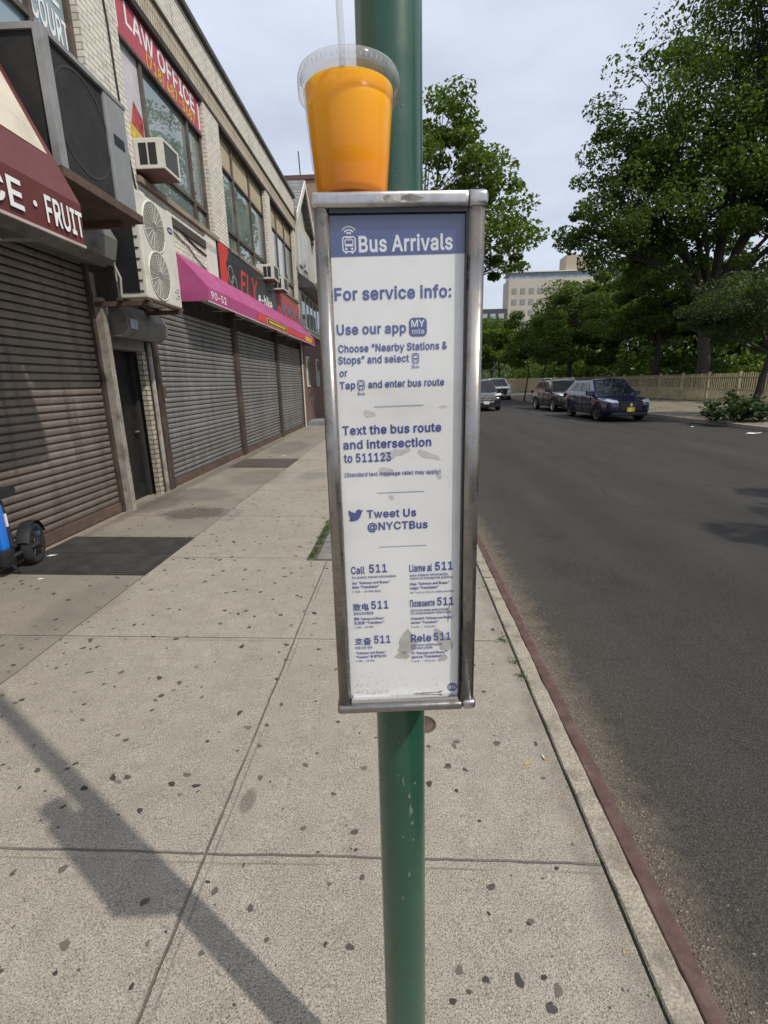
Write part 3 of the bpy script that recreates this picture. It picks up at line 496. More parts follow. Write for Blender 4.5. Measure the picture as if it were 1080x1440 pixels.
# gum spots and grit on the sidewalk: irregular flat blots
gum = MB(); r = random.Random(11)
def blot(x, y, s, el=1.0, ang=None):
    n = 16; a0 = r.uniform(0, 6.28) if ang is None else ang; vs = []
    ph = [r.uniform(0, 6.28) for _ in range(3)]
    for k in range(n):
        q = 2 * PI * k / n; rr = s * (1 + .16 * math.sin(2 * q + ph[0]) + .11 * math.sin(3 * q + ph[1]) + .07 * math.sin(5 * q + ph[2]))
        u, v = rr * math.cos(q) * el, rr * math.sin(q); X = x + u * math.cos(a0) - v * math.sin(a0); Y = y + u * math.sin(a0) + v * math.cos(a0)
        vs.append((X, Y, gz(X) + .0012))
    gum.add(vs, [tuple(range(n))])
for px in [(-1.16, 1.28, .016), (-.83, 1.18, .014), (-1.02, 1.52, .014), (-.90, 1.60, .010), (-.43, 1.77, .014), (-.29, 1.62, .011), (-.19, 1.45, .014), (-.38, 1.46, .012), (-.62, 1.22, .013), (-.49, 1.17, .012),
           (-1.0, 1.05, .018), (-.98, .98, .008), (-.92, .99, .006), (-.15, 1.28, .011), (-.17, 1.07, .012), (.27, 1.26, .014), (.30, 1.0, .015), (.14, 1.02, .013), (.21, 1.0, .011), (.16, .97, .008), (.37, 1.01, .009), (.40, .98, .014),
           (.37, .94, .016), (.20, 1.65, .009), (.27, 1.51, .008), (.10, 1.9, .008), (.5, 1.33, .009), (-1.3, 1.62, .016), (-1.42, 1.75, .012), (-1.28, 1.9, .014)]: blot(px[0], px[1], px[2] * .82, r.uniform(1, 1.35))
for i in range(520):
    y = .8 + 9 * r.random() ** 1.5; x = r.uniform(-3.3, .6); blot(x, y, r.choice((.003, .004, .005, .006, .009) if y < 2.2 else (.004, .006, .007, .010, .014)) * r.uniform(.7, 1.2), r.uniform(1, 1.7))
for i in range(420):
    y = r.uniform(1.6, 7); x = r.uniform(-3.2, .6); blot(x, y, r.uniform(.006, .013) * (1 if y < 3 else 1.25), r.uniform(1, 1.6))
for i in range(160):
    y = 9 + 10 * r.random(); x = r.uniform(-3.2, .4); blot(x, y, r.uniform(.012, .028), r.uniform(1, 1.8))
N = NT('trodden chewing gum'); g_ = N.n('NewGeometry'); N.bsdf(N.mix(N.ramp(g_.outputs['Random Per Island'], .2, 1), (.040, .036, .033), (.135, .12, .10)), .85); gum_m = N.m
gumo = build(gum, 'gum_spot', gum_m, sidewalk); gumo['kind'] = 'stuff'
# pebbles and grit in the gutter
gr = MB(); r = random.Random(5)
for i in range(9000):
    y = .7 + 9 * r.random() ** 1.6; x = .812 + abs(r.gauss(0, .075)) * (1 + .3 * r.random()); s = r.uniform(.0016, .0058) * (1.25 if y > 3 else 1)
    o = [(x + s * r.uniform(.6, 1.3) * a, y + s * r.uniform(.6, 1.3) * b, -.13 + s * c * .9) for a, b, c in ((1, 0, .2), (0, 1, .2), (-1, 0, .2), (0, -1, .2), (0, 0, 1.1))]
    gr.add(o, [(0, 1, 4), (1, 2, 4), (2, 3, 4), (3, 0, 4)])
N = NT('gutter grit'); g_ = N.n('NewGeometry'); N.bsdf(N.mix(g_.outputs['Random Per Island'], (.09, .07, .052), (.29, .245, .19)), .9)
go = build(gr, 'gutter_grit', N.m, recalc=False); go['kind'] = 'stuff'; go['label'] = 'loose brown grit lying along the gutter beside the steel kerb'

# ------------------------------------------------------------------ sign pole
m_green = mat('dark green enamel', (.010, .062, .036), .32, var=.12, scale=12, dirt=(.05, .085, .065), dscale=22, dlo=.62, dhi=.75, Coat_Weight=.4, Coat_Roughness=.15)
PX, PY, PR = -.0075, .692, .0385
pole = thing('sign_pole', 'round dark green steel pole carrying the framed bus information box beside the kerb', 'pole', (PX, PY, gz(PX)))
pb = MB(); pb.tube([(PX, PY, gz(PX) + z) for z in (0, .6, 1.2, 1.8, 2.4, 4.6)], PR, 40); build(pb, 'post', m_green, pole)
build(MB().lathe([(PR + .001, .10), (PR + .006, .095), (PR + .012, .02), (PR + .03, .008), (PR + .032, 0)], (PX, PY, gz(PX)), 32), 'base_collar', m_green, pole)
m_chip = mat('bare primer', (.11, .15, .13), .7, var=.3, scale=90); r = random.Random(3)
def polechip(ang, z, w, h):
    n = 9; vs = []; ph = r.uniform(0, 6)
    for k in range(n):
        q = 2 * PI * k / n; s = 1 + .35 * math.sin(3 * q + ph) + .2 * math.sin(5 * q); a = ang + w * math.cos(q) * s / PR; vs.append((PX + (PR + .0006) * math.cos(a), PY + (PR + .0006) * math.sin(a), z + h * math.sin(q) * s))
    build(MB().add(vs, [tuple(range(n))]), 'paint_chip', m_chip, pole)
for a, z, w, h in ((-1.35, 1.165, .004, .012), (-1.45, 1.152, .010, .003), (-1.2, .93, .003, .012), (-1.25, .96, .002, .007), (-1.55, .88, .002, .003), (-1.2, 1.90, .0012, .0014), (-1.3, 2.02, .001, .001), (-1.6, .75, .002, .004), (-1.0, .98, .002, .003), (-1.7, 1.0, .0015, .002), (-1.4, 1.83, .001, .001), (-1.15, .905, .003, .004), (-1.5, .99, .0015, .010), (-1.3, .80, .002, .006), (-1.1, .87, .002, .003), (-1.62, 1.06, .0012, .003)): polechip(a, z, w, h)

# ------------------------------------------------------------------ bus information box
BZ = 1.19; BROOT = (0.001, .56, BZ); BYAW = math.radians(3.7)
box = thing('bus_information_box', 'narrow steel framed bus arrivals information case with white poster bolted to the green pole', 'sign', BROOT, None, BYAW)
m_steel = steel_mat('scuffed brushed steel', (.56, .545, .535), .30)
m_steel2 = steel_mat('worn steel with reflection tone', (.34, .325, .31), .24, (.07, .06, .052), .46, .68)  # base colour darkened to stand for a dark reflection in the steel
m_paper = mat('printed white poster', (.80, .805, .80), .5, var=.035, scale=18, dirt=(.60, .59, .565), dscale=9, dlo=.5, dhi=.85)
m_blue = mat('blue print', (.022, .050, .27), .5, var=.05)
m_blueband = mat('blue header print', (.022, .050, .215), .45, var=.08)
m_wprint = mat('white print', (.72, .75, .80), .5, var=.02)
def L2(z): return z - BZ
U0, U1 = -.0862, .0886
build(MB().box(U0, U1, .013, .082, L2(1.195), L2(1.774), .004), 'housing', m_greymetal, box, False)
def roundbox(x0, x1, y0, y1, z0, z1, b, seg=4, edges=None):
    bm = bmesh.new(); bmesh.ops.create_cube(bm, size=1)
    for v in bm.verts: v.co = Vector(((x0 + x1) / 2 + v.co.x * (x1 - x0), (y0 + y1) / 2 + v.co.y * (y1 - y0), (z0 + z1) / 2 + v.co.z * (z1 - z0)))
    es = [e for e in bm.edges if edges is None or edges((e.verts[0].co + e.verts[1].co) / 2, (e.verts[1].co - e.verts[0].co))]
    bmesh.ops.bevel(bm, geom=es, offset=b, segments=seg, profile=.5, affect='EDGES'); bm.verts.index_update()
    mb = MB(); mb.add([v.co.copy() for v in bm.verts], [[v.index for v in f.verts] for f in bm.faces], True); bm.free(); return mb
fr = lambda c, d: c.y < .02 and abs(d.z) > .1
build(roundbox(U0, U0 + .0158, -.001, .05, L2(1.199), L2(1.770), .0065, 5, fr), 'frame_post', m_steel2, box, False)
build(roundbox(U1 - .0192, U1, -.001, .05, L2(1.199), L2(1.770), .0065, 5, fr), 'frame_post', m_steel2, box, False)
build(MB().box(U1 - .0200, U1 - .0189, .001, .03, L2(1.200), L2(1.770)), 'frame_lip', m_dark, box, False)
cap_e = lambda c, d: (abs(d.y) > .02 and c.z > L2(1.775)) or c.y < .02
cp = roundbox(U0 - .002, U1 - .0175, -.0025, .086, L2(1.7695), L2(1.7845), .0045, 4, lambda c, d: c.y < .02 or c.x < 0)
build(cp, 'frame_cap', m_steel, box, False)
build(roundbox(U1 - .0172, U1 + .002, -.0030, .0865, L2(1.7693), L2(1.7850), .0048, 4, lambda c, d: c.y < .02 or c.x > .08), 'frame_cap_end', m_steel, box, False)
build(roundbox(U0 - .0018, U1 - .015, -.0045, .086, L2(1.1870), L2(1.1985), .0042, 4), 'frame_base', m_steel2, box, False)
build(roundbox(U1 - .0152, U1 + .0018, -.005, .0865, L2(1.1872), L2(1.2005), .0045, 4), 'frame_base_end', m_steel, box, False)
build(MB().box(U0 + .016, U1 - .0202, .001, .008, L2(1.1985), L2(1.2045), .001), 'bottom_ledge', m_chrome, box, False)
build(MB().box(U0 + .016, U1 - .0202, .001, .008, L2(1.7655), L2(1.7695)), 'top_lip', m_dark, box, False)
PYF = .0090
poster = build(MB().box(U0 + .0150, U1 - .0185, PYF, PYF + .0015, L2(1.2), L2(1.770)), 'poster', m_paper, box, False)
def flat2(mb, pts, y): return mb.add([(u, y, L2(z)) for u, z in pts], [tuple(range(len(pts)))])
def pquad(u0, u1, z0, z1, y): return flat2(MB(), [(u0, z0), (u1, z0), (u1, z1), (u0, z1)], y)
build(flat2(MB(), [(-.0702, 1.7268), (.0692, 1.7284), (.0692, 1.7660), (-.0702, 1.7660)], PYF - .0003), 'header_band', m_blueband, poster, False)
def pt(body, u0, z, u1, cap, bold=.02, m=None, du=0): return text(body, m or m_blue, poster, M_front(u0, PYF - .0006, L2(z)) @ Matrix.Rotation(.012, 4, 'Z'), cap, (u1 - u0) if u1 else None, bold, world=False)
pt('Bus Arrivals', -.0414, 1.7313, .0562, .0150, .022, m_wprint)
pt('For service info:', -.0688, 1.6850, .0553, .0122, .022)
pt('Use our app', -.0681, 1.6506, .0067, .0103, .022)
pt('Choose \u201cNearby Stations &', -.0674, 1.6323, .0511, .0078)
pt('Stops\u201d and select', -.0680, 1.6203, .0095, .0078)
pt('or', -.0671, 1.6069, -.0585, .0078)
pt('Tap', -.0676, 1.5938, -.0502, .0078)
pt('and enter bus route', -.0360, 1.5943, .0483, .0078)
pt('Text the bus route', -.0667, 1.5434, .0454, .0098, .022)
pt('and intersection', -.0666, 1.5272, .0340, .0098, .022)
pt('to 511123', -.0664, 1.5120, -.0122, .0098, .022)
pt('(Standard text message rates may apply)', -.0663, 1.4950, .0448, .0050, .012)
pt('Tweet Us', -.0423, 1.4453, .0162, .0094, .022)
pt('@NYCTBus', -.0419, 1.4300, .0298, .0094, .022)
for u0, u1, z in ((-.0302, .0251, 1.5737), (-.0297, .0256, 1.4750), (-.0289, .0280, 1.4085)):
    build(flat2(MB(), [(u0, z - .0004), (u1, z + .0002), (u1, z + .0010), (u0, z + .0003)], PYF - .0005), 'divider_line', mat('faint blue print', (.25, .29, .45), .5, var=.05), poster, False)
cols = [(-.0637, [('Call', -.0471, 1.3752, '511', -.0419, -.0201, ['for public transit information', 'Say \u201cSubways and Buses,\u201d', 'then \u201cTranslator\u201d', '7 AM - 10 PM daily'], 1),
                  ('\u81f4\u7535', -.0434, 1.3270, '511', -.0407, -.0193, ['\u67e5\u8be2\u516c\u5171\u4ea4\u901a\u4fe1\u606f', '\u8bf7\u8bf4 \u201cSubways and Buses,\u201d', '\u7136\u540e\u8bf4 \u201cTranslator\u201d', '7 AM - 10 PM'], .82),
                  ('\ud638\ucd9c', -.0421, 1.2796, '511', -.0385, -.0176, ['\ub300\uc911\uad50\ud1b5 \uc815\ubcf4', '\u201cSubways and Buses,\u201d', '\u201cTranslator\u201d \ub97c \ub9d0\ud558\uc2ed\uc2dc\uc624', '7 AM - 10 PM'], .85)]),
        (.0072, [('Llame al', .0350, 1.3756, '511', .0385, .0604, ['para obtener informaci\u00f3n', 'sobre el transporte p\u00fablico', 'Diga \u201cSubways and Buses,\u201d', 'luego \u201cTranslator\u201d', 'de 7 a.m. a 10 p.m. todos los d\u00edas'], 1),
                 ('\u041f\u043e\u0437\u0432\u043e\u043d\u0438\u0442\u0435', .0386, 1.3289, '511', .0413, .0618, ['\u0414\u043b\u044f \u043f\u043e\u043b\u0443\u0447\u0435\u043d\u0438\u044f \u0438\u043d\u0444\u043e\u0440\u043c\u0430\u0446\u0438\u0438', '\u043e\u0431 \u043e\u0431\u0449\u0435\u0441\u0442\u0432\u0435\u043d\u043d\u043e\u043c \u0442\u0440\u0430\u043d\u0441\u043f\u043e\u0440\u0442\u0435', '\u0421\u043a\u0430\u0436\u0438\u0442\u0435 \u201cSubways and Buses,\u201d', '\u0437\u0430\u0442\u0435\u043c \u201cTranslator\u201d', '7 a.m. - 10 p.m.'], 1),
                 ('Rele', .0342, 1.2806, '511', .0369, .0587, ['pou jwenn enf\u00f2masyon', 'transpo piblik', 'Di \u201cSubways and Buses,\u201d', 'apre sa \u201cTranslator\u201d', '7 a.m. - 10 p.m.'], 1)])]
for u0, rows in cols:
    for i, (w, wu, z, n_, nu0, nu1, lines, cs) in enumerate(rows):
        du = i * .0004
        pt(w, u0 + du, z, wu, .0094 * cs if w != 'Rele' else .0104, .02); pt(n_, nu0, z + .0010, nu1, .0106, .022)
        zz = z - .0064
        for k, ln in enumerate(lines):
            full = {0: .050, 1: .049}.get(k, .049)
            wd = min(.054, len(ln) * .00195) if ord(ln[0]) < 0x2e80 else min(.038, len(ln) * .0031)
            pt(ln, u0 + .0006 + du, zz, u0 + .0006 + du + wd, .0034 if k < len(lines) - 1 else .0026, .028 if 'Subways' in ln or 'Trans' in ln else .012)
            zz -= .0040 if (len(lines) == 5 and k == 0) else (.0072 if k == (1 if len(lines) == 5 else 0) else .0056)
# icons: small bus front with radio waves, app badge, bird, transit roundel
def ring(mb, u0, u1, z0, z1, w, rad, y):
    def rr(a0, a1, b0, b1, q):
        pts = []
        for cx_, cz_, s in ((a1 - q, b1 - q, 0), (a0 + q, b1 - q, 1), (a0 + q, b0 + q, 2), (a1 - q, b0 + q, 3)):
            for k in range(5): t = (s + k / 4) * PI / 2; pts.append((cx_ + q * math.cos(t), cz_ + q * math.sin(t)))
        return pts
    o = rr(u0, u1, z0, z1, rad); i = rr(u0 + w, u1 - w, z0 + w, z1 - w, max(rad - w, .0001)); n = len(o)
    mb.add([(u, y, L2(z)) for u, z in o + i], [(k, (k + 1) % n, n + (k + 1) % n, n + k) for k in range(n)]); return o
def dot(mb, u, z, rad, y): flat2(mb, [(u + rad * math.cos(k * PI / 6), z + rad * math.sin(k * PI / 6)) for k in range(12)], y)
def arc(mb, u, z, rad, w, a0, a1, y):
    p = []
    for k in range(11):
        t = a0 + (a1 - a0) * k / 10; p.append(((u + rad * math.cos(t), z + rad * math.sin(t)), (u + (rad - w) * math.cos(t), z + (rad - w) * math.sin(t))))
    for k in range(10): flat2(mb, [p[k][0], p[k + 1][0], p[k + 1][1], p[k][1]], y)
def bus_icon(u0, u1, z0, z1, m, waves=False, label=False):
    b = MB(); y = PYF - .0006; w = u1 - u0; h = z1 - z0; t = w * .09
    ring(b, u0, u1, z0 + h * .08, z1, t, w * .22, y)
    flat2(b, [(u0 + w * .2, z0 + h * .42), (u1 - w * .2, z0 + h * .42), (u1 - w * .2, z0 + h * .5), (u0 + w * .2, z0 + h * .5)], y)
    ring(b, u0 + w * .18, u1 - w * .18, z0 + h * .5, z0 + h * .82, t * .7, w * .08, y)
    flat2(b, [(u0 + w * .28, z0 + h * .88), (u1 - w * .28, z0 + h * .88), (u1 - w * .28, z0 + h * .93), (u0 + w * .28, z0 + h * .93)], y)
    for s in (.28, .72): dot(b, u0 + w * s, z0 + h * .28, w * .09, y)
    for s in (.2, .66): flat2(b, [(u0 + w * s, z0), (u0 + w * (s + .14), z0), (u0 + w * (s + .14), z0 + h * .08), (u0 + w * s, z0 + h * .08)], y)
    if waves:
        c = (u0 + u1) / 2
        for rad in (.0034, .0062, .0092): arc(b, c, z1 + .0005, rad, .0015, PI * .2, PI * .8, y)
    build(b, 'bus_icon', m, poster, False)
bus_icon(-.0585, -.0444, 1.7298, 1.7462, m_wprint, True)
bus_icon(.0126, .0205, 1.6185, 1.6300, m_blue); pt('Bus', .0127, 1.6143, .0206, .0032, .01)
bus_icon(-.0480, -.0400, 1.5915, 1.6030, m_blue); pt('Bus', -.0478, 1.5868, -.0400, .0032, .01)
bd = MB(); o_ = ring(MB(), .0098, .0290, 1.6472, 1.6662, .001, .0045, 0)
build(flat2(bd, o_, PYF - .0005), 'app_badge', m_blueband, poster, False)
pt('MY', .0122, 1.6573, .0268, .0068, .02, m_wprint); pt('mta', .0130, 1.6500, .0262, .0052, .02, mat('faded print', (.45, .50, .62), .5, var=.05))
bird = [(0, .09), (.15, .02), (.32, 0), (.5, .03), (.68, .13), (.81, .29), (.88, .47), (.90, .60), (1.0, .71), (.92, .69), (.98, .78), (.87, .75), (.80, .80), (.71, .82), (.61, .78), (.53, .69), (.51, .58), (.38, .60), (.22, .66), (.07, .78), (.03, .68), (.05, .57), (.12, .49), (.03, .53), (.05, .43), (.12, .36), (.20, .33), (.11, .32), (.16, .23), (.24, .18), (.30, .18), (.2, .12), (.1, .09)]
bb = bmesh.new(); vv = [bb.verts.new((-.0644 + .0175 * a, PYF - .0006, L2(1.4417 + .0175 * b))) for a, b in bird]; ff = bb.faces.new(vv); bmesh.ops.triangulate(bb, faces=[ff])
bme = bpy.data.meshes.new('bird_logo'); bb.to_mesh(bme); bb.free(); bme.materials.append(m_blue); bo = bpy.data.objects.new('bird_logo', bme); COL.objects.link(bo); bo.parent = poster
lg = MB(); dot(lg, .0615, 1.2130, .0064, PYF - .0005); build(lg, 'transit_roundel', m_blue, poster, False)
pt('MTA', .0567, 1.2105, .0660, .0052, .012, m_wprint)
# scraped sticker residue, scuffs and specks on the poster
def stain(pts, m, name='residue_stain'):
    b = MB()
    for u, z, w, h, a in pts:
        n = 22; ph = [RND.uniform(0, 6.3) for _ in range(4)]; p = []
        for k in range(n):
            q = 2 * PI * k / n; s = 1 + .20 * math.sin(2 * q + ph[0]) + .16 * math.sin(3 * q + ph[1]) + .10 * math.sin(7 * q + ph[2]) + .07 * math.sin(11 * q + ph[3])
            x, y = w * s * math.cos(q), h * s * math.sin(q); p.append((u + x * math.cos(a) - y * math.sin(a), z + x * math.sin(a) + y * math.cos(a)))
        flat2(b, p, PYF - .0003)
    build(b, name, m, poster, False)
stain([(.0035, 1.2790, .010, .018, -.5), (.0495, 1.2800, .009, .016, .35), (.0560, 1.3190, .0016, .013, .0), (-.002, 1.2620, .008, .006, .4), (.049, 1.2560, .007, .004, .9)], mat('grey sticker residue', (.43, .415, .39), .7, var=.14, scale=60))
stain([(-.012, 1.5200, .012, .005, .1), (.030, 1.5180, .012, .004, -.4), (.004, 1.5230, .006, .003, .5), (-.018, 1.5000, .008, .005, .1), (.043, 1.4930, .003, .004, .6), (-.036, 1.5660, .006, .004, .1), (.047, 1.5720, .004, .0015, .1), (-.013, 1.4690, .003, .003, .6)], mat('pale scuff', (.56, .555, .54), .7, var=.12, scale=120))
sp = []
for i in range(170):
    u = RND.gauss(-.045, .022) if RND.random() < .6 else RND.uniform(-.066, .060); z = 1.206 + abs(RND.gauss(0, .013))
    if -.067 < u < .067: sp.append((u, z, RND.uniform(.0002, .0006), RND.uniform(.0002, .0006), 0))
stain(sp, mat('brown specks', (.20, .15, .11), .8, var=.3), 'dirt_specks')
stain([(.030, 1.2058, .010, .0008, .05), (.018, 1.2052, .006, .0006, .0), (.045, 1.2066, .004, .001, .3)], mat('rust smear', (.18, .10, .07), .8, var=.3), 'rust_smear')
build(flat2(MB(), [(-.0675, 1.2005), (-.0200, 1.2005), (-.0205, 1.2080), (-.030, 1.2092), (-.045, 1.2085), (-.058, 1.2105), (-.0675, 1.2108)], PYF - .0022), 'torn_paper', mat('torn white paper', (.80, .79, .77), .8, var=.04), poster, False)
m_pane = clear_mat('scratched acrylic', (.985, .985, .985), .03, .05, .015, (.85, .86, .88))
build(MB().box(U0 + .0160, U1 - .0202, .0048, .0056, L2(1.2045), L2(1.7645)), 'pane', m_pane, box, False)
# old sticker remains on the steel cap
st = MB()
for i in range(9):
    u = RND.uniform(-.03, .05); w = RND.uniform(.004, .012); st.add([(u + w * math.cos(q * .9) * (1 + .3 * math.sin(3 * q + i)), -.0028, L2(1.777) + .0035 * math.sin(q * .9) * (1 + .3 * math.cos(2 * q + i))) for q in range(7)], [tuple(range(7))])
build(st, 'sticker_remains', mat('sticker glue', (.46, .44, .42), .8, var=.3, scale=200), box, False)

# ------------------------------------------------------------------ cup of juice on top of the box
CX, CY, CZ = -.0485, .6005, 1.7852
cup = thing('juice_cup', 'clear plastic cup of orange juice with lid and straw standing on the steel case', 'cup', (CX, CY, CZ))
m_cup = clear_mat('clear plastic', (.99, .99, .99), .03, .03, .0, (.9, .9, .9), .7)
m_lid = clear_mat('clear lid plastic', (.96, .962, .965), .08, .12, .13, (.74, .75, .76), .85)
H_ = .1105
def rc(t): return .0375 + (.0468 - .0375) * t
c0 = (CX, CY, CZ)
cb = MB(); cb.lathe([(.0, .004), (.030, .004), (.034, .0012), (.0362, 0), (.0378, .002)] + [(rc(t) + (.0007 if t > .3 else 0), H_ * t) for t in (.04, .15, .29, .31, .5, .75, .98, 1)] + [(.0488, H_ + .001), (.0478, H_ + .0025)], c0, 64)
build(cb, 'cup_wall', m_cup, cup)
N = NT('orange juice'); X = N.xyz()
gcol = N.mix(N.ramp(N.math('ADD', X[2], N.math('MULTIPLY', N.noise(18, 3), .03)), -.005, .095), (.60, .145, .0008), (.84, .385, .003))
N.bsdf(gcol, .25, 0, None, Subsurface_Weight=.5, Subsurface_Radius=(.03, .014, .002), Subsurface_Scale=1.0, Specular_IOR_Level=.15)
jb = MB(); JT = .93
jb.lathe([(0, .005), (.030, .005), (.0362, .0055)] + [(rc(t) - .0009, H_ * t) for t in (.1, .29, .5, .75, JT)] + [(.0, H_ * JT)], c0, 64)
build(jb, 'juice', N.m, cup)
lb = MB(); lb.lathe([(.0512, H_ - .0125), (.0518, H_ - .0125), (.0515, H_ + .003), (.0505, H_ + .0062), (.0485, H_ + .0068), (.0465, H_ + .0050), (.0455, H_ + .0012), (.020, H_ + .0018), (.0, H_ + .0018)], c0, 64)
for k in range(60):
    q = 2 * PI * k / 60; R3 = Matrix.Translation(c0) @ Matrix.Rotation(q, 4, 'Z')
    f = MB().box(.0516, .0521, -.0006, .0006, H_ - .0020, H_ + .0015); f.xf(R3); lb.merge(f)
build(lb, 'lid', m_lid, cup)
sb = MB(); sb.tube([(CX - .0015, CY - .0345 - .0093 * JT, CZ + H_ * JT + .0005), (CX - .0015, CY - .0450, CZ + H_ * 1.1), (CX - .004, CY - .0545, CZ + .235)], .0031, 20)
build(sb, 'straw', clear_mat('clear straw', (.90, .91, .93), .1, .06, .30, (.80, .82, .86)), cup)

# ------------------------------------------------------------------ the long cream brick shop building on the left
FX = -3.5
bld = thing('shop_building', 'long two storey cream brick shop building with closed roll-down shutters along the sidewalk', 'building', (-8, 8, 0))
w = MB()
w.box(-14, -3.87, -3, 18.65, 0, 7.0)
w.box(-3.87, FX, -3, 18.65, 3.1, 4.28)
for y0, y1 in ((-3, 1.0), (6.62, 7.5), (10.45, 11.25), (14.75, 15.2), (18.3, 18.65)): w.box(-3.87, FX - .002, y0, y1, 4.28, 6.60)
w.box(-3.87, FX, -3, 18.65, 7.0, 7.63)
for y0, y1 in ((-3, 1.4), (18.42, 18.65)): w.box(-3.87, FX - .004, y0, y1, 0, 3.1)
build(w, 'wall', m_creambrick, bld)
build(MB().box(-3.87, -3.495, -3, 18.65, 6.66, 6.985), 'lintel_course', m_soldier, bld)
build(MB().box(-3.9, -3.455, -3, 18.66, 6.985, 7.018), 'string_course', mat('brown flashing', (.13, .10, .075), .6), bld)
build(MB().box(-4.05, -3.43, -3, 18.70, 7.63, 7.72, .01), 'coping', mat('dark coping', (.045, .04, .038), .5, var=.3), bld)
build(MB().box(-3.87, -3.50, -3, 18.65, 6.58, 6.66), 'lintel_shadow', mat('painted lintel shadow', (.03, .024, .02), .7), bld)  # dark strip standing for the shadow under the lintel course
sl = MB()
for y0, y1 in ((1.0, 6.62), (7.5, 10.45), (11.25, 14.75), (15.2, 18.3)): sl.box(-3.75, -3.44, y0 - .04, y1 + .04, 4.282, 4.36, .008); build(sl, 'sill', mat('stone sill', (.24, .20, .15), .8, dirt=(.08, .065, .05)), bld); sl = MB()
m_pier = mat('brown painted pier', (.045, .030, .024), .6, var=.35, scale=9, dirt=(.10, .075, .055))
for y0, y1 in ((7.30, 7.42), (11.02, 11.24), (14.76, 14.98), (18.40, 18.50)): build(MB().box(-3.80, -3.505, y0, y1, 0, 3.1, .008), 'pier', m_pier, bld)
m_void = mat('painted recess shade', (.02, .018, .017), .9)
build(MB().box(-3.87, -3.62, 1.4, 18.42, 2.62, 3.1), 'shutter_header', mat('dirty header panel', (.05, .042, .038), .7, var=.4), bld)
# glass: tinted panes, each tilted a hair so that the reflections break between panes
def glass_mat(name, c1, c2, rough=.02, ior=1.75):
    N = NT(name); c = N.mix(N.ramp(N.noise(1.4, 4), .35, .65), c1, c2); N.bsdf(c, rough, 0, None, IOR=ior); return N.m
m_glass = glass_mat('tinted glass with sky tone', (.10, .145, .14), (.21, .255, .24), .015, 2.5)  # base colour lightened to stand for bright sky reflections
m_blind = glass_mat('glass with pale blinds', (.34, .37, .37), (.46, .48, .47), .04, 1.7)
m_film = glass_mat('frosted blue film', (.22, .30, .34), (.27, .35, .39), .12, 1.6)
def window(y0, y1, z0, z1, mull, trans, gm, head=None, tfrom=0):
    x0, x1 = -3.68, -3.585; t = .035; f = MB()
    f.box(x0, x1, y0, y1, z0, z0 + .06); f.box(x0, x1, y0, y1, z1 - .05, z1)
    ys = [y0] + list(mull) + [y1]
    for i, y in enumerate(ys):
        a, b = (y, y + .07) if i == 0 else ((y - .07, y) if i == len(ys) - 1 else (y - t, y + t)); f.box(x0 + .002, x1 - .003, a, b, z0 + .06, z1 - .05)
    segs = list(zip(ys[:-1], ys[1:]))
    for i, (a, b) in enumerate(segs):
        if i >= tfrom: f.box(x0 + .004, x1 - .006, a + .02, b - .02, trans - .03, trans + .03)
        if head: f.box(x0 + .004, x1 - .006, a + .02, b - .02, head - .02, head + .02)
    fr_ = build(f, 'window', m_brownframe, bld)
    for i, (a, b) in enumerate(segs):
        for lo, hi in ((z0 + .05, trans), (trans, head or z1 - .04)) if i >= tfrom else ((z0 + .05, head or z1 - .04),):
            j = [RND.uniform(-.004, .004) for _ in range(3)]; g = MB(); X0 = -3.64
            g.quad((X0 + j[0], a, lo), (X0 + j[1], b, lo), (X0 + j[1] + j[2], b, hi), (X0 + j[0] + j[2], a, hi)); build(g, 'pane', gm[i] if isinstance(gm, list) else gm, fr_)
        if head: build(MB().box(-3.66, -3.625, a + .03, b - .03, head + .015, z1 - .05), 'head_panel', mat('beige infill panel', (.40, .34, .23), .7, var=.12, dirt=(.22, .18, .12)), fr_)
    return fr_
wc = window(1.0, 6.62, 4.36, 6.58, (2.6, 4.25, 5.88), 5.30, m_film, None, 99)
for k in (0, 1, 2): build(MB().box(-3.68, -3.59, (1.0, 2.6, 4.25)[k] + .04, (2.6, 4.25, 5.88)[k] - .04, 5.16, 5.21), 'transom', m_brownframe, wc)
m_wlet = mat('white paint lettering', (.74, .76, .76), .6, var=.05)
text('COURT', m_wlet, wc, M_wall(-3.633, 5.97, 5.27) @ Matrix.Rotation(-.02, 4, 'Z'), .25, .60)
text('THE', m_wlet, wc, M_wall(-3.633, 6.02, 5.60), .27, .46); text('e', m_wlet, wc, M_wall(-3.633, 5.60, 5.27), .26, .16)
w1 = window(7.5, 10.45, 4.36, 6.58, (8.23, 9.82), 4.78, m_glass, None)
w2 = window(11.25, 14.75, 4.36, 6.58, (12.25, 13.52), 4.80, m_glass, 5.97)
w3 = window(15.2, 18.3, 4.36, 6.58, (16.2, 17.25), 4.80, [m_blind, m_blind, m_glass], 5.97)
# pale film with a red and yellow picture on the first pane
vp = build(MB().box(-3.632, -3.628, 7.57, 8.19, 4.84, 6.04), 'window_film', mat('pale advertising film', (.50, .47, .51), .35, var=.10, scale=9), w1)
build(MB().quad((-3.626, 7.82, 5.12), (-3.626, 8.16, 5.06), (-3.626, 8.18, 5.30), (-3.626, 7.95, 5.44)), 'film_picture', mat('red picture', (.34, .06, .05), .5, var=.6, scale=14), vp)
build(MB().quad((-3.6255, 7.60, 4.98), (-3.6255, 8.16, 4.88), (-3.6255, 8.16, 5.03), (-3.6255, 7.60, 5.17)), 'film_picture', mat('yellow picture', (.50, .36, .04), .5, var=.4, scale=25), vp)
